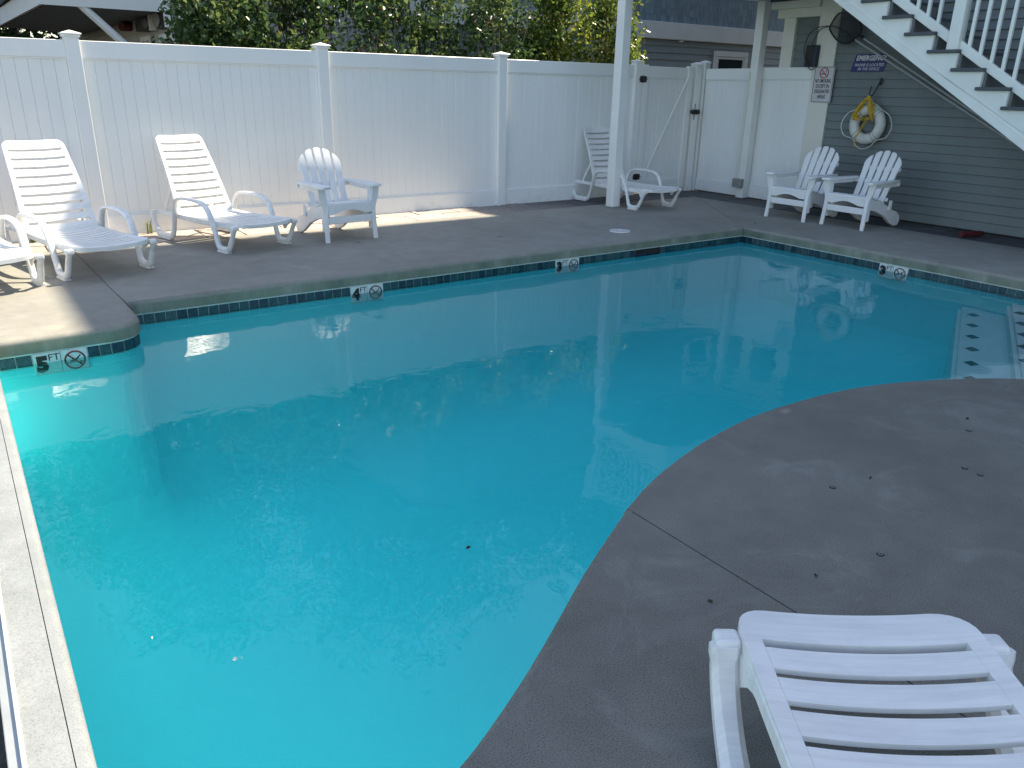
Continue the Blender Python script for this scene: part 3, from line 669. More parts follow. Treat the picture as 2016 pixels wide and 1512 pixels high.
box('back_plate', (.02, .05, .018, .032, .05, .13), 'black', hk, .002)
yr = empty('yellow_rope', (9.725, 6.02, 1.44), PIX, label='tangled yellow throw rope looped over the top of the ring buoy', cat='rope')
rr = random.Random(3); bm = bmesh.new()
for k in range(20):
    sx = -1 if k % 2 else 1; wob = lambda s_: rr.uniform(-s_, s_)
    top_ = Vector((.0+wob(.01), -.012, .035+wob(.008))); low = Vector((-.03+sx*rr.uniform(.05, .16), -.035+wob(.02), -.20+wob(.06)))
    m_ = (top_+low)/2+Vector((sx*rr.uniform(.0, .05), wob(.01), wob(.03))); m2 = (top_+low)/2+Vector((sx*.015+wob(.02), -.02, -.01))
    add_tube(bm, smooth_path([top_, m_, low, m2, top_+Vector((wob(.015), -.004, 0))], 5), .0038, 5)
link('hank', finish(bm, 'hank', 'yellow', True), yr)
bm = bmesh.new(); pt = [Vector((-.13+rr.gauss(0, .026), -.045+rr.gauss(0, .012), -.215+rr.gauss(0, .022))) for _ in range(34)]
add_tube(bm, smooth_path(pt, 4, True), .005, 5, True); pt = [Vector((-.13+.028*i+rr.gauss(0, .008), -.05+rr.gauss(0, .01), -.245-.03*math.sin(i*.6)+rr.gauss(0, .012))) for i in range(10)]
add_tube(bm, smooth_path(pt, 4), .005, 5); add_tube(bm, smooth_path([p+Vector((0, -.006, .02)) for p in pt][::-1], 4), .005, 5)
link('tangle', finish(bm, 'tangle', 'yellow', True), yr)
tube('loose_end', smooth_path([(.10, -.03, -.10), (.06, -.07, -.26), (.0, -.075, -.38), (-.06, -.07, -.50), (-.065, -.05, -.60)], 5), .0045, 'yellow', yr, 6)
tube('loose_end', smooth_path([(.02, -.03, -.24), (-.01, -.07, -.36), (-.05, -.07, -.45), (-.07, -.06, -.54)], 5), .0045, 'yellow', yr, 6)

# leaf net on its poles
net = empty('leaf_net', (9.72, 6.5, 2.25), label='black framed pool leaf net on a pole tucked under the stair', cat='pool net'); net.location = (0, 0, 0)
hp = [(9.72, 6.616, 2.46), (9.71, 6.723, 2.313), (9.70, 6.695, 2.24), (9.70, 6.596, 2.146), (9.70, 6.477, 2.095), (9.71, 6.384, 2.134), (9.72, 6.282, 2.224), (9.74, 6.38, 2.40)]
tube('hoop', smooth_path(hp, 5, True), .011, 'black', net, 7, True)
bm = bmesh.new(); c0 = Vector((9.80, 6.50, 2.27)); hs_ = smooth_path(hp, 3, True); rg = [[bm.verts.new(p.lerp(c0, f)+Vector((.05*math.sin(f*math.pi/2), 0, 0))) for p in hs_] for f in (0, .33, .66)]; cv = bm.verts.new(c0+Vector((.04, 0, 0)))
for a_, b_ in ((0, 1), (1, 2)):
    for i in range(len(hs_)): bm.faces.new((rg[a_][i], rg[a_][(i+1) % len(hs_)], rg[b_][(i+1) % len(hs_)], rg[b_][i]))
for i in range(len(hs_)): bm.faces.new((rg[2][i], rg[2][(i+1) % len(hs_)], cv))
m, n, l, b = new_mat('net_mesh'); co = n.new('ShaderNodeTexCoord').outputs['Object']; ck = n.new('ShaderNodeTexChecker'); ck.inputs['Scale'].default_value = 260; l.new(co, ck.inputs[0]); b.inputs['Base Color'].default_value = (.03, .035, .04, 1)
mr = n.new('ShaderNodeMapRange'); mr.inputs[3].default_value = .45; mr.inputs[4].default_value = .75; l.new(ck.outputs['Fac'], mr.inputs[0]); l.new(mr.outputs[0], b.inputs['Alpha']); M['net'] = m
link('netting', finish(bm, 'netting', 'net', True), net)
tube('yoke', [(9.71, 6.43, 2.10), (9.71, 6.34, 2.14)], .016, 'black', net); tube('pole', [(9.715, 6.342, 2.138), (9.72, 3.9, .865)], .014, 'alu', net)
p2 = empty('brush_pole', (9.72, 6, 2.1), label='second aluminium pool pole lying closest under the stair stringer', cat='pole'); p2.location = (0, 0, 0)
tube('pole', [(9.68, 6.219, 2.155), (9.70, 3.9, .90)], .013, 'alu', p2); tube('pole_end', [(9.68, 6.26, 2.178), (9.68, 6.20, 2.147)], .020, 'black', p2)
lp = empty('cable_loop', (9.72, 6.9, 2), label='thin black hose looped in front of the dark blue box', cat='hose'); lp.location = (0, 0, 0)
tube('loop', smooth_path([(9.72, 6.375, 2.163), (9.72, 6.575, 2.271), (9.72, 6.73, 2.313), (9.72, 6.946, 2.292), (9.72, 7.057, 2.174), (9.72, 7.075, 2.012), (9.72, 7.022, 1.892), (9.72, 6.955, 1.80), (9.72, 6.90, 1.79), (9.73, 6.87, 1.83)], 6), .006, 'black', lp, 6)
tube('loop', smooth_path([(9.72, 6.70, 2.313), (9.715, 6.80, 2.30), (9.715, 6.88, 2.265), (9.715, 6.955, 2.12), (9.715, 6.97, 2.03)], 6), .006, 'black', lp, 6)
eb = empty('outlet_box', (9.665, 7.87, .22), label='small weathered grey electrical box low on the fence post', cat='electrical box')
box('box_body', (-.035, .02, -.085, .085, -.065, .065), 'greybox', eb, .008, 2); box('box_lid', (-.045, -.036, -.02, .08, -.058, .058), 'greybox', eb, .003)
tube('conduit', [(.01, .03, .065), (.012, .03, 1.55)], .014, 'cream', eb)

# ================================================================== BLUE-GREY BUILDING BEYOND THE FENCE
bb = empty('blue_building', (12, 11.5, 0), label='blue grey shingled building with a broad white band beyond the gate', cat='building'); bb.location = (0, 0, 0)
BY = 11.5
box('wall', (6.2, 21, BY+.02, 16, 0, 6.0), 'siding2', bb, 0)
bm = bmesh.new()
pr2 = [(0, 0), (-.018, 0), (-.020, .005), (-.006, .128), (0, .128)]
a = [bm.verts.new((6.2, y, z)) for y, z in pr2]; b = [bm.verts.new((21, y, z)) for y, z in pr2]; bm.faces.new(a); bm.faces.new(b[::-1])
for i in range(5): bm.faces.new((a[i], b[i], b[(i+1) % 5], a[(i+1) % 5]))
cl2 = finish(bm, 'clapboard', 'siding2')
for k in range(8): link('clapboard', cl2, bb, (0, BY+.02, 1.44+.12*k))
box('white_band', (6.1, 21, BY-.06, BY+.02, 2.395, 2.685), 'trim', bb, .006)
bm = bmesh.new(); add_box(bm, -.5, .5, -.014, 0, 0, .125, .0); sh_me = finish(bm, 'shingle', 'shingle')
for r in range(4):
    x = 10.9-random.random()*.1
    while x < 15.3:
        wd = random.uniform(.09, .17); link('shingle', sh_me, bb, (x+wd/2, BY+.002, 2.69+.115*r), (-.03, 0, 0)).scale = (wd-.008, 1+random.uniform(0, .4), 1); x += wd
bm = bmesh.new()
for r in range(4, 24):
    x = 6.2
    while x < 18:
        wd = random.uniform(.10, .20); add_box(bm, x+.004, x+wd-.004, BY-.012+random.uniform(-.003, .003), BY+.01, 2.69+.115*r, 2.69+.115*(r+1)+.004); x += wd
tag(link('upper_shingles', finish(bm, 'upper_shingles', 'shingle'), bb), kind='stuff')
link('roof', finish(extrude_outline([(5.9, BY-.4, 5.9), (5.9, BY-.4, 6.02), (5.9, 14, 7.6), (5.9, 16.5, 6.0)], (15.4, 0, 0)), 'roof', 'roof'), bb)
def window(x0, x1, z0, z1, par, y):
    wv = empty('window', (0, 0, 0), parent=par)
    fr_ = .10
    for b in ((x0, x1, z1-fr_, z1), (x0, x1, z0, z0+fr_), (x0, x0+fr_, z0+fr_, z1-fr_), (x1-fr_, x1, z0+fr_, z1-fr_)): box('frame', (b[0], b[1], y-.035, y-.004, b[2], b[3]), 'trim', wv, .004)
    q = fr_+.004
    for b in ((x0+q, x1-q, z1-q-.045, z1-q), (x0+q, x0+q+.04, z0+q, z1-q-.05), (x1-q-.04, x1-q, z0+q, z1-q-.05)): box('sash', (b[0], b[1], y-.028, y-.006, b[2], b[3]), 'trim', wv, .003)
    box('pane', (x0+q+.042, x1-q-.042, y-.015, y-.010, z0+q, z1-q-.047), 'glass', wv, 0)
window(12.93, 13.95, 1.2, 2.25, bb, BY+.01); window(12.92, 13.80, 3.45, 4.30, bb, BY-.012)
box('vent_hood', (11.9, 12.0, BY-.05, BY+.0, 2.36, 2.392), 'trim', bb, .004)

# ================================================================== PORCH HOUSE, FAR LEFT
hh = empty('porch_house', (3, 14, 0), label='cream house with a white bracketed porch roof beyond the fence at left', cat='house'); hh.location = (0, 0, 0)
box('wall', (3.02, 6.0, 12.4, 21.5, 0, 3.2), 'houseskin', hh, 0)
bm = bmesh.new()
a = [bm.verts.new((x, 12.4, z)) for x, z in pr]; b = [bm.verts.new((x, 21.5, z)) for x, z in pr]; bm.faces.new(a); bm.faces.new(b[::-1])
for i in range(5): bm.faces.new((a[i], b[i], b[(i+1) % 5], a[(i+1) % 5]))
hc = finish(bm, 'clapboard', 'houseskin')
for k in range(6): link('clapboard', hc, hh, (3.019, 0, 1.78+.104*k))
SO = [(1.46, 12.9), (1.36, 19.5), (3.3, 21), (3.4, 12.9)]
link('soffit', finish(prism_bm([(1.5, 12.95), (1.40, 19.4), (3.0, 20.9), (3.0, 12.95)], 2.405, 2.43), 'soffit', 'soffit'), hh)
for p, q in (((1.46, 12.9), (3.6, 12.9)), ((1.46, 12.9), (1.36, 19.5))):
    d = (Vector(q)-Vector(p)); nn = Vector((-d.y, d.x)).normalized()*.04
    link('fascia', finish(prism_bm([p, q, (q[0]+nn.x, q[1]+nn.y), (p[0]+nn.x, p[1]+nn.y)], 2.40, 2.66), 'fascia', 'trim'), hh)
link('roof', finish(extrude_outline([(1.30, 12.7, 2.665), (3.6, 12.7, 3.3), (3.6, 12.7, 3.36), (1.30, 12.7, 2.72)], (0, 8.5, 0)), 'roof', 'roof'), hh)
bm = bmesh.new(); add_ribbon(bm, [(1.90, 12.96, 2.44), (2.50, 13.0, 1.86)], (0, 1, 0), .10, .10); link('brace', finish(bm, 'brace', 'trim'), hh)
box('corner_post', (2.99, 3.14, 12.25, 12.39, 0, 2.40), 'trim', hh, .004)
for y0, y1, z0, z1 in ((14.75, 14.1, 1.4, 2.14), (13.45, 12.6, 1.4, 2.13)):
    wv = empty('window', parent=hh); y1, y0 = min(y0, y1), max(y0, y1)
    for b in ((y1, y0, z1-.07, z1), (y1, y1+.07, z0, z1-.07), (y0-.07, y0, z0, z1-.07)): box('frame', (2.965, 2.998, b[0], b[1], b[2], b[3]), 'trim', wv, .003)
    box('pane', (2.985, 2.99, y1+.07, y0-.07, z0, z1-.07), 'glass', wv, 0)
def wallthing(name, label, cat, pts, mat, d=-.06, extra=None):
    t = empty(name, (2.98, pts[0][0], pts[0][1]), label=label, cat=cat); t.location = (0, 0, 0)
    link('body', finish(extrude_outline([(2.99, y, z) for y, z in pts], (d, 0, 0)), 'body', mat), t)
    if extra: extra(t)
def ell(cy, cz, ry, rz2, n=14): return [(cy+ry*math.cos(2*math.pi*i/n), cz+rz2*math.sin(2*math.pi*i/n)) for i in range(n)]
def ex1(t): link('face', finish(extrude_outline([(2.925, y, z) for y, z in ell(14.0, 2.30, .22, .07)], (-.01, 0, 0)), 'face', 'soffit'), t); box('side_frame', (2.9, 2.985, 13.60, 13.70, 2.19, 2.46), 'trim', t, .003)
def ex2(t): link('face', finish(extrude_outline([(2.925, y, z) for y, z in ell(13.28, 2.32, .22, .11)], (-.01, 0, 0)), 'face', 'alu'), t); box('side_frame', (2.9, 2.985, 12.62, 12.70, 2.19, 2.44), 'trim', t, .003)
wallthing('life_vest', 'dark red rounded object hanging on the porch wall beyond the fence', 'float', ell(15.6, 2.33, .28, .07), 'redcloth', -.12)
wallthing('porch_arch', 'black arched frame with grey centre on the porch wall', 'frame', [(14.8, 2.22), (14.8, 2.36), (14.4, 2.42), (14.1, 2.46), (13.8, 2.46), (13.72, 2.36), (13.72, 2.20), (14.2, 2.19)], 'black', -.06, ex1)
wallthing('oval_mirror', 'oval mirror with dark edge on the porch wall beside the shrubs', 'mirror', ell(13.15, 2.32, .38, .135), 'black', -.06, ex2)

# ================================================================== VEGETATION
def leaves(n, cen, sig, size, rs, up=.35):
    """n folded leaves round cluster centres; returns verts, quads, tone"""
    k = rs.integers(0, len(cen), n); P = cen[k]+rs.normal(0, 1, (n, 3))*sig
    d = rs.normal(0, 1, (n, 3)); d[:, 2] -= .25; d /= np.linalg.norm(d, axis=1)[:, None]
    nr = rs.normal(0, 1, (n, 3)); nr[:, 2] += up*2; nr -= (nr*d).sum(1)[:, None]*d; nr /= np.linalg.norm(nr, axis=1)[:, None]
    s = np.cross(d, nr); L = (size*rs.uniform(.6, 1.35, n))[:, None]; Wd = L*.30
    fold = nr*Wd*.45
    v = np.stack([P, P+d*L*.45+s*Wd+fold, P+d*L, P+d*L*.45-s*Wd+fold], 1)     # rhombic, folded leaf
    mid = P+d*L*.5
    V = np.concatenate([v[:, 0], v[:, 1], v[:, 2], v[:, 3]]).reshape(4, n, 3).transpose(1, 0, 2).reshape(-1, 3)
    i = np.arange(n)*4; F = np.concatenate([np.column_stack([i, i+1, i+2]), np.column_stack([i, i+2, i+3])])
    tone = np.clip(np.repeat(rs.beta(1.6, 2.2, len(cen))[k]*.55+rs.random(n)*.5, 4), 0, 1)
    return V, F, tone
def shrub(i, x, y, h, rx, ry, mat, nclump, nleaf, label, bare=.3, top=1.0, group='shrubs growing behind the white fence', berr=14):
    rs = np.random.default_rng(100+i); rd = random.Random(50+i)
    t = empty('shrub', (x, y, GR), label=label, cat='shrub', group=group)
    cen = []
    while len(cen) < nclump:
        u = rs.uniform(-1, 1, 3); r_ = np.linalg.norm(u)
        if r_ > 1 or r_ < .35 and rs.random() < .6: continue
        z = h*(.52+.47*u[2]); 
        if z < h*.30: continue
        wob = 1+.18*math.sin(3*u[0]+i)+.14*math.cos(5*u[2]+2*i)
        cen.append((u[0]*rx*wob, u[1]*ry*wob, z))
    cen = np.array(cen)
    V, F, tone = leaves(nleaf, cen, np.array([.12, .11, .10]), .074, rs)
    link('foliage', np_mesh('foliage', V, F, mat, tone), t)
    bm = bmesh.new()
    for k in range(34):
        c = Vector(cen[rs.integers(len(cen))]); b0 = Vector((rd.uniform(-.35, .35)*rx, rd.uniform(-.25, .25)*ry, 0)); m1 = b0.lerp(c, .45)+Vector((rd.uniform(-.1, .1), rd.uniform(-.1, .1), .25)); m2 = b0.lerp(c, .75)+Vector((rd.uniform(-.1, .1), rd.uniform(-.1, .1), .10))
        P = smooth_path([b0, m1, m2, c], 4); R = np.linspace(rd.uniform(.008, .020), .003, len(P)); add_tube(bm, P, list(R), 5)
        for q in range(3):
            s0 = P[rd.randint(4, len(P)-2)]; e = s0+Vector((rd.uniform(-.3, .3), rd.uniform(-.25, .2), rd.uniform(-.05, .38))); add_tube(bm, smooth_path([s0, s0.lerp(e, .5)+Vector((rd.uniform(-.06, .06), rd.uniform(-.05, .05), .05)), e], 3), [.005]+[.003]*5+[.0015], 4)
    link('branches', finish(bm, 'branches', 'bark' if i % 2 else 'darkbark', True), t)
    if berr:
        bm = bmesh.new()
        for k in range(berr):
            c = cen[rs.integers(len(cen))]+rs.normal(0, .08, 3); c[1] -= .1
            for q in range(9): bmesh.ops.create_icosphere(bm, subdivisions=1, radius=.009, matrix=Matrix.Translation(Vector(c+rs.normal(0, .018, 3))))
        o = link('berries', finish(bm, 'berries', 'berry', True), t); tag(o, kind='stuff')
G_, Y_ = 'leafgreen', 'leafyellow'
shrub(1, 2.85, 9.95, 3.1, .62, .55, G_, 95, 9500, 'dense dark green shrub at the left end of the row, next to the porch house')
shrub(2, 3.75, 10.1, 3.5, .70, .60, G_, 95, 9500, 'glossy green shrub with red berries directly behind the second fence post')
shrub(3, 4.75, 10.0, 3.6, .65, .55, G_, 50, 5200, 'twiggy half bare shrub with pale branches right of the second fence post')
shrub(4, 5.75, 10.2, 3.4, .70, .55, G_, 50, 5200, 'thin shrub with dark upright stems showing the wall through it')
shrub(5, 6.75, 10.0, 3.2, .65, .55, G_, 50, 5200, 'open shrub with red berries and bronze leaves behind the third fence post')
shrub(6, 7.75, 10.0, 3.1, .68, .55, Y_, 95, 9500, 'yellow green shrub glowing in the sun left of the tall white post')
shrub(7, 8.72, 9.85, 3.0, .52, .45, Y_, 70, 6000, 'bright yellow leaved shrub at the right end of the row, behind the tall white post')
shrub(8, 9.3, 10.1, 2.15, .30, .25, G_, 9, 200, 'sparse little dark sapling poking above the gate', berr=0)
def tree(i, x, y, h, r, label, nl=9000, lsz=.16, sg=(.38, .38, .32), nc=110, group='dark trees beyond the porch house'):
    rs = np.random.default_rng(300+i); t = empty('tree', (x, y, GR), label=label, cat='tree', group=group)
    u = rs.normal(0, 1, (nc, 3)); u /= np.linalg.norm(u, axis=1)[:, None]; u *= rs.uniform(.45, 1, (nc, 1)); cen = u*np.array([r, r, h*.42])+np.array([0, 0, h*.56])
    V, F, tone = leaves(nl, cen, np.array(sg), lsz, rs); link('crown', np_mesh('crown', V, F, 'leafdark', tone), t)
    bm = bmesh.new(); add_tube(bm, smooth_path([(0, 0, 0), (.1, .05, h*.3), (0, 0, h*.6), (.05, .1, h*.85)], 4), list(np.linspace(.2, .04, 13)), 8)
    for k in range(7):
        c = Vector(cen[k*7]); add_tube(bm, smooth_path([(0, 0, h*.28+.04*h*k), c*.5+Vector((0, 0, h*.25)), c], 3), list(np.linspace(.07, .02, 7)), 6)
    link('trunk', finish(bm, 'trunk', 'darkbark', True), t)
tree(1, -1.5, 24, 6.0, 2.8, 'dark tree behind the porch house at the far left edge of view')
tree(2, 2.2, 27, 5.5, 2.8, 'dark tree seen under the porch roof just left of the first fence post')
tree(3, -6.5, 22, 7.0, 3.0, 'big dark tree outside the left end of the fence')

for i_, (x, y, h, r_, lab) in enumerate(((4.5, 24, 16, 4.0, 'tall tree added for the reflection behind the middle of the porch house'), (10.5, 21, 18, 4.4, 'tallest tree added for the reflection behind the left half of the blue grey building'),
        (17.5, 20, 17, 4.4, 'tall broad tree added for the reflection behind the right half of the blue grey building'), (24.5, 18, 15, 4.0, 'tall tree added for the reflection past the right end of the blue grey building'), (-4.0, 30, 12, 3.6, 'tall tree added for the reflection far beyond the left end of the fence'))):
    tree(10+i_, x, y, h, r_, lab, 17000, .28, (.6, .6, .55), 210, 'tall trees added behind the far houses for the water reflection')  # added behind the houses to even out what the water mirrors

def weed(x, y, n, h, label):
    rs = np.random.default_rng(int(x*100)+7); ang = rs.uniform(0, 2*math.pi, n); ln = rs.uniform(.5, 1.1, n)*h; lean = rs.uniform(.1, .9, n); w_ = .004
    V = []; F = []; tn = []
    for k in range(n):
        b0 = np.array([rs.normal(0, .03), rs.normal(0, .015), 0]); d = np.array([math.cos(ang[k]), math.sin(ang[k])*.5, 0]); s = np.array([-d[1], d[0], 0]); s /= np.linalg.norm(s); z = np.array([0, 0, 1])
        p1 = b0+z*ln[k]*.6+d*ln[k]*lean[k]*.3; p2 = b0+z*ln[k]*(1-.35*lean[k])+d*ln[k]*lean[k]*.85; i0 = len(V)
        V += [b0-s*w_, b0+s*w_, p1+s*w_, p1-s*w_, p2+s*.001, p2-s*.001]; F += [(i0, i0+1, i0+2, i0+3), (i0+3, i0+2, i0+4, i0+5)]; tn += [rs.random()]*6
    o = link('weed', np_mesh('weed', V, F, 'grass', tn), None, (x, y, -.01)); tag(o, label, 'weed', 'weeds at the foot of the fence')
weed(.55, 8.86, 30, .10, 'low green weeds at the fence foot behind the second lounger')
weed(1.62, 8.87, 14, .20, 'wispy tan weed stems at the fence between the two sunlit loungers')
weed(.15, 8.84, 24, .09, 'weed tuft at the fence foot under the leftmost loungers')
weed(2.5, 8.88, 9, .12, 'sparse weed at the fence foot behind the third lounger')

# ================================================================== LOUNGERS
def lounger_proto(arms=True):
    root = empty('sun_lounger')
    # ---- side frames: one moulded loop per side
    if arms: loops = [[(-.285, .255), (-.277, .205), (-.25, .10), (-.215, .036), (-.17, .018), (.01, .018), (.06, .036), (.105, .12), (.145, .26), (.18, .36), (.235, .415), (.33, .436), (.50, .440), (.64, .430), (.725, .402), (.785, .335), (.830, .225), (.862, .12), (.885, .045), (.93, .018), (1.01, .018), (1.055, .036), (1.095, .10), (1.130, .17), (1.160, .215), (1.172, .250)]]
    else: loops = [[(-.285, .255), (-.277, .205), (-.25, .10), (-.215, .036), (-.17, .018), (-.04, .018), (.02, .05), (.06, .14), (.12, .225), (.20, .245)],
                   [(.52, .24), (.60, .215), (.66, .14), (.70, .05), (.745, .018), (.86, .018), (.925, .034), (1.00, .075), (1.065, .135), (1.105, .195), (1.120, .250)]]
    for s_ in (-1, 1):
        for li, loop in enumerate(loops):
            bm = bmesh.new(); P = smooth_path([(x, s_*(.325+(.012 if arms else .02)*math.sin(min(max(x, 0), .9)*3.3)), z) for x, z in loop], 4)
            W = [(.054 if .22 < p.z else .046+.12*max(0, .06-p.z))+(0 if arms else .020) for p in P]; TH = [.026+.034*max(0, 1-p.z/.16)*(1 if arms else .6)+(0 if arms else .022) for p in P]
            if arms: P = [p+Vector((0, 0, max(0, .5*(t_-.03)) if p.z < .12 else 0)) for p, t_ in zip(P, TH)]
            add_ribbon(bm, P, (0, 1, 0), W, TH)
            if li == len(loops)-1:
                web = [(1.17, .236), (1.00, .235), (1.03, .215), (1.055, .165), (1.075, .165), (1.10, .20)] if arms else [(1.14, .236), (.94, .230), (.99, .221), (1.025, .205), (1.052, .182), (1.075, .160), (1.11, .175)]
                b2 = extrude_outline([(x, s_*.282, z) for x, z in web], (0, s_*.014, 0)); web_me = finish(b2, 'web', 'resin')
            f = link('side_frame', finish(bm, 'side_frame', 'resin', True, 62 if arms else 35), root)
            if li == len(loops)-1: link('web', web_me, f)
            if arms: pads = ((-.20, .035), (.885, 1.05))
            else: pads = ((-.20, -.03),) if li == 0 else ((.72, .88),)
            for x0, x1 in pads: box('foot', (x0, x1, s_*.33-.027, s_*.33+.027, 0, .017), 'resin', f, .003)
        xb = 1.135 if arms else 1.105
        box('corner_block', (xb, xb+.06, *sorted((s_*.290, s_*.352)), .226, .266), 'resin', f, .012, 4)
        box('corner_block', (-.305, -.265, *sorted((s_*.29, s_*.348)), .228, .262), 'resin', f, .006, 2)
        bm = bmesh.new(); P = smooth_path([(-.27, s_*.283, .245), (.1, s_*.283, .240), (.5, s_*.286, .232), (.9, s_*.286, .238), (1.11, s_*.283, .240)], 4)
        add_ribbon(bm, P, (0, 1, 0), .018, .046); link('side_rail', finish(bm, 'side_rail', 'resin', True), f)
    # ---- surfaces of slats between rails, mapped by f(u, v)
    def strip(name, par, f, u0, u1, v0, v1, th, nu=1, nv=12, round_=None):
        bm = bmesh.new(); G = {}
        for j in range(nv+1):
            v = v0+(v1-v0)*(j/nv if not round_ else .5-.5*math.cos(math.pi*j/nv))
            a, b = u0, u1
            if round_:
                side, rad, hw = round_; e = max(0, abs(v)*hw-(hw-rad)); cut = rad-math.sqrt(max(rad*rad-e*e, 0))
                if side > 0: b = u1-cut
                else: a = u0+cut
            for i in range(nu+1):
                u = a+(b-a)*i/nu; p, nrm = f(u, v); G[i, j, 0] = bm.verts.new(p); G[i, j, 1] = bm.verts.new(p-nrm*th)
        for j in range(nv):
            for i in range(nu):
                bm.faces.new((G[i, j, 0], G[i+1, j, 0], G[i+1, j+1, 0], G[i, j+1, 0])); bm.faces.new((G[i, j, 1], G[i, j+1, 1], G[i+1, j+1, 1], G[i+1, j, 1]))
            bm.faces.new((G[0, j, 0], G[0, j+1, 0], G[0, j+1, 1], G[0, j, 1])); bm.faces.new((G[nu, j, 0], G[nu, j, 1], G[nu, j+1, 1], G[nu, j+1, 0]))
        for i in range(nu):
            bm.faces.new((G[i, 0, 0], G[i, 0, 1], G[i+1, 0, 1], G[i+1, 0, 0])); bm.faces.new((G[i, nv, 0], G[i+1, nv, 0], G[i+1, nv, 1], G[i, nv, 1]))
        bmesh.ops.bevel(bm, geom=[e for e in bm.edges if e.calc_face_angle(0) > 1.0], offset=.003, segments=2, affect='EDGES')
        return link(name, finish(bm, name, 'resin', True), par)
    def fseat(u, v):
        hw = .292; sag = (.028-.008*max(0, u-.6)/.45)*(1-v*v); z = .262+.024*(u/1.06)-.012*math.sin(min(u/1.06, 1)*math.pi)-sag
        if u > .98: z += -.9*(u-.98)**2
        return Vector((.17+u, v*hw, z)), Vector((0, 0, 1))
    A = math.radians(63.4); dx, dz = -math.cos(A), math.sin(A); nb = Vector((math.sin(A), 0, math.cos(A)))
    def fback(u, v):
        hw = .300-.055*(u/.80); sag = .024*(1-v*v); bow = .018*math.sin(u/.8*math.pi)
        return Vector((.16+dx*u, v*hw, .262+dz*u))-nb*(sag-bow), nb
    seat = empty('seat', parent=root); back = empty('backrest', parent=root)
    # seat: rails + end rails + slats
    for v0, v1 in ((-1, -.84), (.84, 1)): strip('rail', seat, fseat, .0, .944, v0, v1, .030, 14, 2)
    strip('end_rail', seat, fseat, .9442, 1.055, -1, 1, .032, 4, 24, (1, .085, .292)); strip('end_rail', seat, fseat, -.045, -.0005, -.96, .96, .020, 1, 10)
    n = 10; p = .944/n
    for i in range(n): strip('slat', seat, fseat, i*p+.0005, i*p+p-(.023 if arms else .026), -.838, .838, .014)
    for v0, v1 in ((-1, -.86), (.86, 1)): strip('rail', back, fback, .0, .735, v0, v1, .030, 10, 2)
    strip('head_rail', back, fback, .7352, .815, -1, 1, .026, 4, 24, (1, .065, .248)); strip('foot_rail', back, fback, -.03, -.0005, -.96, .96, .020, 1, 10)
    n = 9; p = .735/n
    for i in range(n): strip('slat', back, fback, i*p+.0005, i*p+p-.0245, -.858, .858, .013)
    for s_ in (-1, 1):     # reclining struts
        q, _ = fback(.30, s_*.88); bm = bmesh.new(); add_ribbon(bm, [q+Vector((-.03, 0, -.01)), Vector((-.11, s_*.272, .30)), Vector((-.13, s_*.272, .255))], (0, 1, 0), .022, .034); link('strut', finish(bm, 'strut', 'resin'), back)
    return root
proto = lounger_proto(); GL = 'white moulded resin sun loungers'
spots = [(-.075, 7.84, 10, 'white sun lounger cut off by the left edge, only its foot end showing'),
         (.705, 8.03, 13, 'white sun lounger half in sun standing left of the first fence post'),
         (2.03, 8.48, 16, 'white sun lounger with a fully sunlit back beside the slatted chair'),
         (7.71, 8.69, 1, 'shaded white sun lounger standing partly behind the tall white post'),
         (.938, -.156, 144.7, 'large white lounger foot end in the near right corner on grey concrete')]
for i, (x, y, th, lab) in enumerate(spots):
    o = proto if i == 0 else (lounger_proto(False) if i == 4 else copy_tree(proto))
    o.location = (x, y, 0); o.rotation_euler = (0, 0, math.radians(th-90)); tag(o, lab, 'sun lounger', GL)

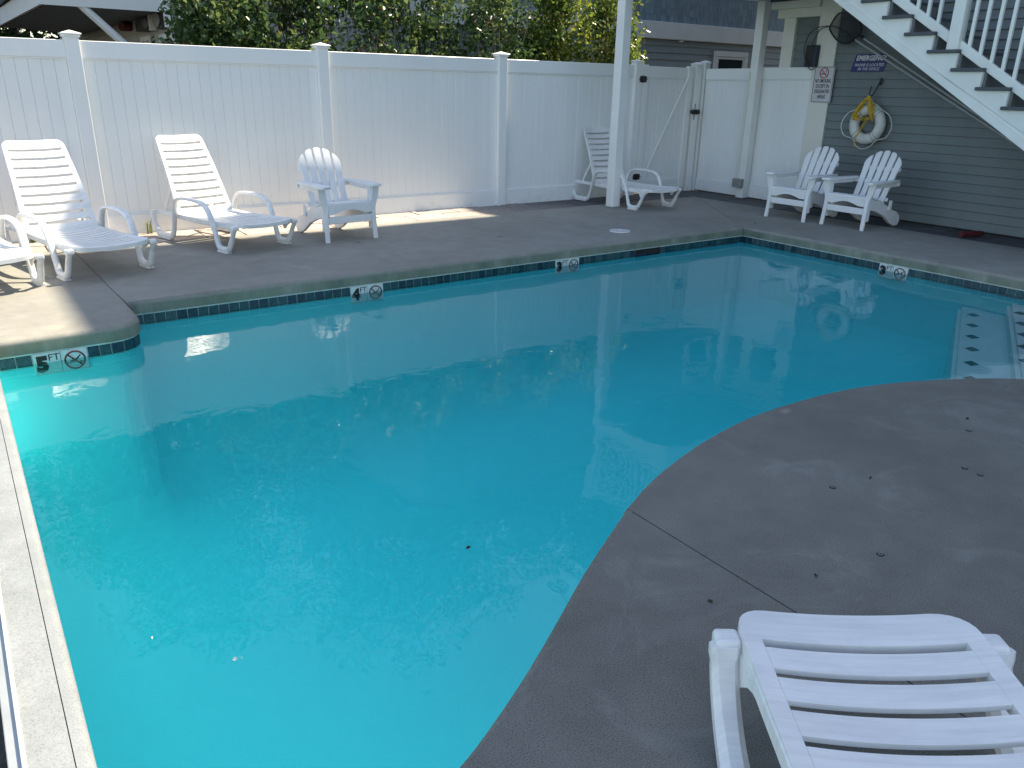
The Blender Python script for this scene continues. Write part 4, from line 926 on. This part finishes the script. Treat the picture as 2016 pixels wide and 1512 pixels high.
# ================================================================== ADIRONDACK CHAIRS
def adirondack_proto():
    root = empty('adirondack_chair')
    for s_ in (-1, 1):
        lg = [(s_*.240, 0), (s_*.284, 0), (s_*.284, .17), (s_*.284, .30), (s_*.300, .36), (s_*.330, .43), (s_*.340, .525), (s_*.262, .525), (s_*.240, .36)]
        bm = extrude_outline([(x+s_*.010*(1-z/.3 if z < .3 else 0), .006-.03*(1-z/.3 if z < .3 else 0), z) for x, z in lg], (0, .026, 0)); bmesh.ops.bevel(bm, geom=bm.edges[:], offset=.003, segments=1, affect='EDGES')
        link('front_leg', finish(bm, 'front_leg', 'lumber'), root)
        box('leg_side', (s_*.262-.012, s_*.262+.012, .034, .095, .10, .524), 'lumber', root, .004)
        # arm, broad in front and narrowing to the back
        o = [(-.035, -.06), (.035, -.075), (.060, -.055), (.070, 0), (.062, .20), (.030, .55), (.005, .60), (-.030, .60), (-.040, .30), (-.055, 0), (-.055, -.045)]
        pts = [(s_*(.275+x), y) for x, y in o]; pts = pts if s_ > 0 else pts[::-1]
        bm = prism_bm(pts, .527, .553); bmesh.ops.bevel(bm, geom=bm.edges[:], offset=.005, segments=2, affect='EDGES'); link('arm', finish(bm, 'arm', 'lumber', True), root)
        box('arm_rail', (s_*.285-.010, s_*.285+.010, .098, .52, .480, .525), 'lumber', root, .004)
        # long sloping stringer that becomes the rear foot
        s = [(.03, .335), (.12, .352), (.30, .315), (.46, .262), (.60, .20), (.70, .175), (.78, .12), (.80, .06), (.775, .01), (.70, 0), (.62, .03), (.45, .14), (.25, .21), (.06, .235)]
        bm = extrude_outline([(s_*.222-.019, y, z) for y, z in s], (.038, 0, 0)); bmesh.ops.bevel(bm, geom=bm.edges[:], offset=.003, segments=1, affect='EDGES'); link('stringer', finish(bm, 'stringer', 'lumber'), root)
        box('hinge_block', (s_*.252-.012, s_*.252+.012, .50, .545, .20, .315), 'lumber', root, .004)
    # front boards: seat nose, arched apron, lower board
    ap = [(-.240, .272)]+[(-.17+.34*i/10, .272+.038*math.sin(math.pi*i/10)) for i in range(11)]+[(.240, .272), (.240, .362), (-.240, .362)]
    link('apron', finish(extrude_outline([(x, -.002, z) for x, z in ap], (0, .024, 0)), 'apron', 'lumber'), root)
    box('lower_board', (-.240, .240, .0, .024, .178, .250), 'lumber', root, .004)
    for i, (y, z, a) in enumerate(((.005, .371, 0), (.075, .372, -3), (.145, .362, -9), (.215, .346, -13), (.285, .327, -16), (.355, .306, -18))):
        box('seat_slat', (-.243, .243, -.004, .056, -.010, .010), 'lumber', root, .004, 1, (0, y+.004, z), (math.radians(a), 0, 0))
    # fan back
    tilt = math.radians(24.5); B = Matrix.Translation((0, .405, .245)) @ Matrix.Rotation(-tilt, 4, 'X')
    L = .685
    for i in range(-2, 3):
        cb, ct, wb, wt = i*.086, i*.100, .065, .075; pts = []
        for k in range(7):
            u = k/6; x = ct+wt/2-wt*u; r_ = .262; zz = L-.262+math.sqrt(max(r_*r_-x*x, .0036)); e = abs(u-.5)*2; pts.append((x, zz-.010*e**3))
        out = [(cb-wb/2, 0, 0), (cb+wb/2, 0, 0), (cb+wb/2+(ct-cb+(wt-wb)/2)*.6, 0, L*.6)]+[(x, 0, z) for x, z in pts]+[(cb-wb/2+(ct-cb-(wt-wb)/2)*.6, 0, L*.6)]
        bm = extrude_outline(out, (0, .020, 0)); bmesh.ops.bevel(bm, geom=bm.edges[:], offset=.003, segments=1, affect='EDGES')
        link('back_slat', finish(bm, 'back_slat', 'lumber'), root).matrix_local = B
    for z, hw in ((.10, .235), (.30, .30), (.47, .238)):
        bm = bmesh.new(); add_box(bm, -hw, hw, .022, .044, z-.022, z+.022, .004); link('back_rail', finish(bm, 'back_rail', 'lumber'), root).matrix_local = B
    return root
ad = adirondack_proto(); GA = 'white adirondack chairs'
for i, (x, y, rz, lab) in enumerate(((3.26, 7.46, 4, 'white slatted adirondack chair alone in front of the second fence post'),
                                     (8.565, 6.18, -88, 'white adirondack chair nearer the gate, left one of the pair by the wall'),
                                     (8.64, 5.425, -91, 'white adirondack chair under the ring buoy, right one of the pair'))):
    o = ad if i == 0 else copy_tree(ad)
    o.location = (x, y, 0); o.rotation_euler = (0, 0, math.radians(rz)); tag(o, lab, 'adirondack chair', GA)

# ================================================================== SMALL THINGS
sk = empty('skimmer_lid', (6.09, 6.53, 0), label='round white skimmer lid set in the far deck near the tall post', cat='lid')
bm = bmesh.new(); bmesh.ops.create_cone(bm, cap_ends=True, segments=40, radius1=.118, radius2=.112, depth=.010, matrix=Matrix.Translation((0, 0, .005))); link('cover', finish(bm, 'cover', 'signwhite', True), sk)
bm = bmesh.new(); add_tube(bm, [(.09*math.cos(t), .09*math.sin(t), .010) for t in np.linspace(0, 2*math.pi, 33)[:-1]], .0025, 5, True); link('rim_groove', finish(bm, 'rim_groove', 'greybox', True), sk)
for x in (-.05, .05): bm = bmesh.new(); bmesh.ops.create_cone(bm, cap_ends=True, segments=12, radius1=.010, radius2=.009, depth=.004, matrix=Matrix.Translation((x, 0, .011))); link('finger_hole', finish(bm, 'finger_hole', 'greybox'), sk)
ap_ = None
al = ['black round deck anchor nearest the pool curve', 'black deck anchor in the middle of the near slab, left one of a close pair', 'black deck anchor, right one of a close pair on the near slab', 'black deck anchor farthest back on the near slab', 'black deck anchor just above the near lounger']
for i, (x, y) in enumerate(((2.697, 1.54), (3.336, 1.331), (3.329, 1.263), (3.762, 1.524), (2.401, 1.154))):
    if ap_ is None:
        ap_ = empty('deck_anchor'); bm = bmesh.new(); bmesh.ops.create_cone(bm, cap_ends=True, segments=20, radius1=.0135, radius2=.011, depth=.004, matrix=Matrix.Translation((0, 0, .002))); link('disc', finish(bm, 'disc', 'black', True), ap_)
        bm = bmesh.new(); add_tube(bm, [(.007*math.cos(t), .007*math.sin(t), .0045) for t in np.linspace(0, 2*math.pi, 17)[:-1]], .0012, 5, True); link('rim', finish(bm, 'rim', 'greybox', True), ap_); o = ap_
    else: o = copy_tree(ap_)
    o.location = (x, y, 0); tag(o, al[i], 'deck anchor', 'black anchors set in the near concrete')
rc = empty('cloth_roll', (9.40, 4.28, 0), math.radians(-14), label='dark red cloth bundle lying at the foot of the grey wall', cat='cloth')
bm = bmesh.new(); add_tube(bm, smooth_path([(-.17, 0, .035), (-.08, .012, .040), (.04, -.006, .038), (.17, .006, .036)], 4), [.030, .036, .034, .037, .036, .034, .036, .034, .037, .033, .036, .034, .029], 10)
for v in bm.verts: v.co.z *= .9
link('roll', finish(bm, 'roll', 'redcloth', True), rc); tube('fold', smooth_path([(-.15, -.02, .05), (0, -.03, .058), (.15, -.018, .05)], 4), .012, 'redcloth', rc)
# leaves and specks lying about
def leaf_mesh(nm, s, mat, rd):
    bm = bmesh.new(); n = 8; c = bm.verts.new((0, 0, .004)); vs = []
    for k in range(n):
        a = 2*math.pi*k/n; r_ = s*(1 if k % 2 == 0 else .55)*rd.uniform(.7, 1.2); vs.append(bm.verts.new((r_*math.cos(a)*1.3, r_*math.sin(a)*.6, .002+rd.uniform(0, .008))))
    for k in range(n): bm.faces.new((c, vs[k], vs[(k+1) % n]))
    me = finish(bm, nm, mat); return me
rd = random.Random(11)
NEAR = [((.69, 7.5), 'beside the lounger left of the first fence post'), ((2.0, 7.5), 'in front of the fully sunlit lounger'), ((3.26, 7.3), 'in front of the lone chair'), ((4.7, 6.9), 'between the lone chair and the skimmer lid'),
        ((6.4, 6.9), 'near the white skimmer lid'), ((7.7, 7.2), 'in front of the far shaded lounger'), ((7.9, 6.1), 'at the far corner of the pool'), ((8.6, 3.9), 'between the pool and the grey wall'),
        ((1.7, 1.3), 'left of the thin joint on the near slab'), ((2.9, 1.5), 'near the pool curve'), ((3.9, 1.6), 'beside the farthest black anchor'), ((2.1, 1.2), 'just beyond the near lounger'), ((3.0, .9), 'right of the near lounger')]
def where(x, y): return min(NEAR, key=lambda q: (q[0][0]-x)**2+(q[0][1]-y)**2)[1]
deb_ = [(.96, 7.659), (1.396, 6.912), (2.343, 6.943), (4.222, 6.931), (6.993, 6.946), (7.908, 7.02), (6.217, 7.405), (7.752, 5.741), (6.819, 6.2), (8.575, 3.639), (1.743, 1.324), (3.91, 1.634), (2.05, 1.275), (8.0, 7.1), (5.2, 7.3), (2.9, 6.7), (3.0, .9), (2.75, 1.7)]
for (x, y), w_ in NEAR:
    o = link('dead_leaf', leaf_mesh('dead_leaf', rd.uniform(.007, .016), 'deadleaf', rd), None, (x, y, 0), (0, 0, rd.uniform(0, 6))); tag(o, 'tiny dark leaf fragment on the deck '+w_, 'leaf', 'leaf fragments scattered on the deck')
o = link('floating_leaf', leaf_mesh('floating_leaf', .014, 'deadleaf', rd), None, (1.37, 2.193, WZ+.001)); tag(o, 'single curled brown leaf floating on the water left of the curve', 'leaf')
for (x, y), s, lab in (((.441, 2.059), .009, 'largest white petal floating on the near left water'), ((.460, 2.050), .006, 'small white petal touching the largest one on the near left water'), ((.255, 2.302), .005, 'small white speck floating near the left pool edge'), ((1.083, 2.279), .004, 'tiny white speck floating in the middle of the near water')):
    o = link('petal', leaf_mesh('petal', s, 'paleleaf', rd), None, (x, y, WZ+.001), (0, 0, rd.uniform(0, 6))); tag(o, lab, 'petal', 'pale petals on the water')
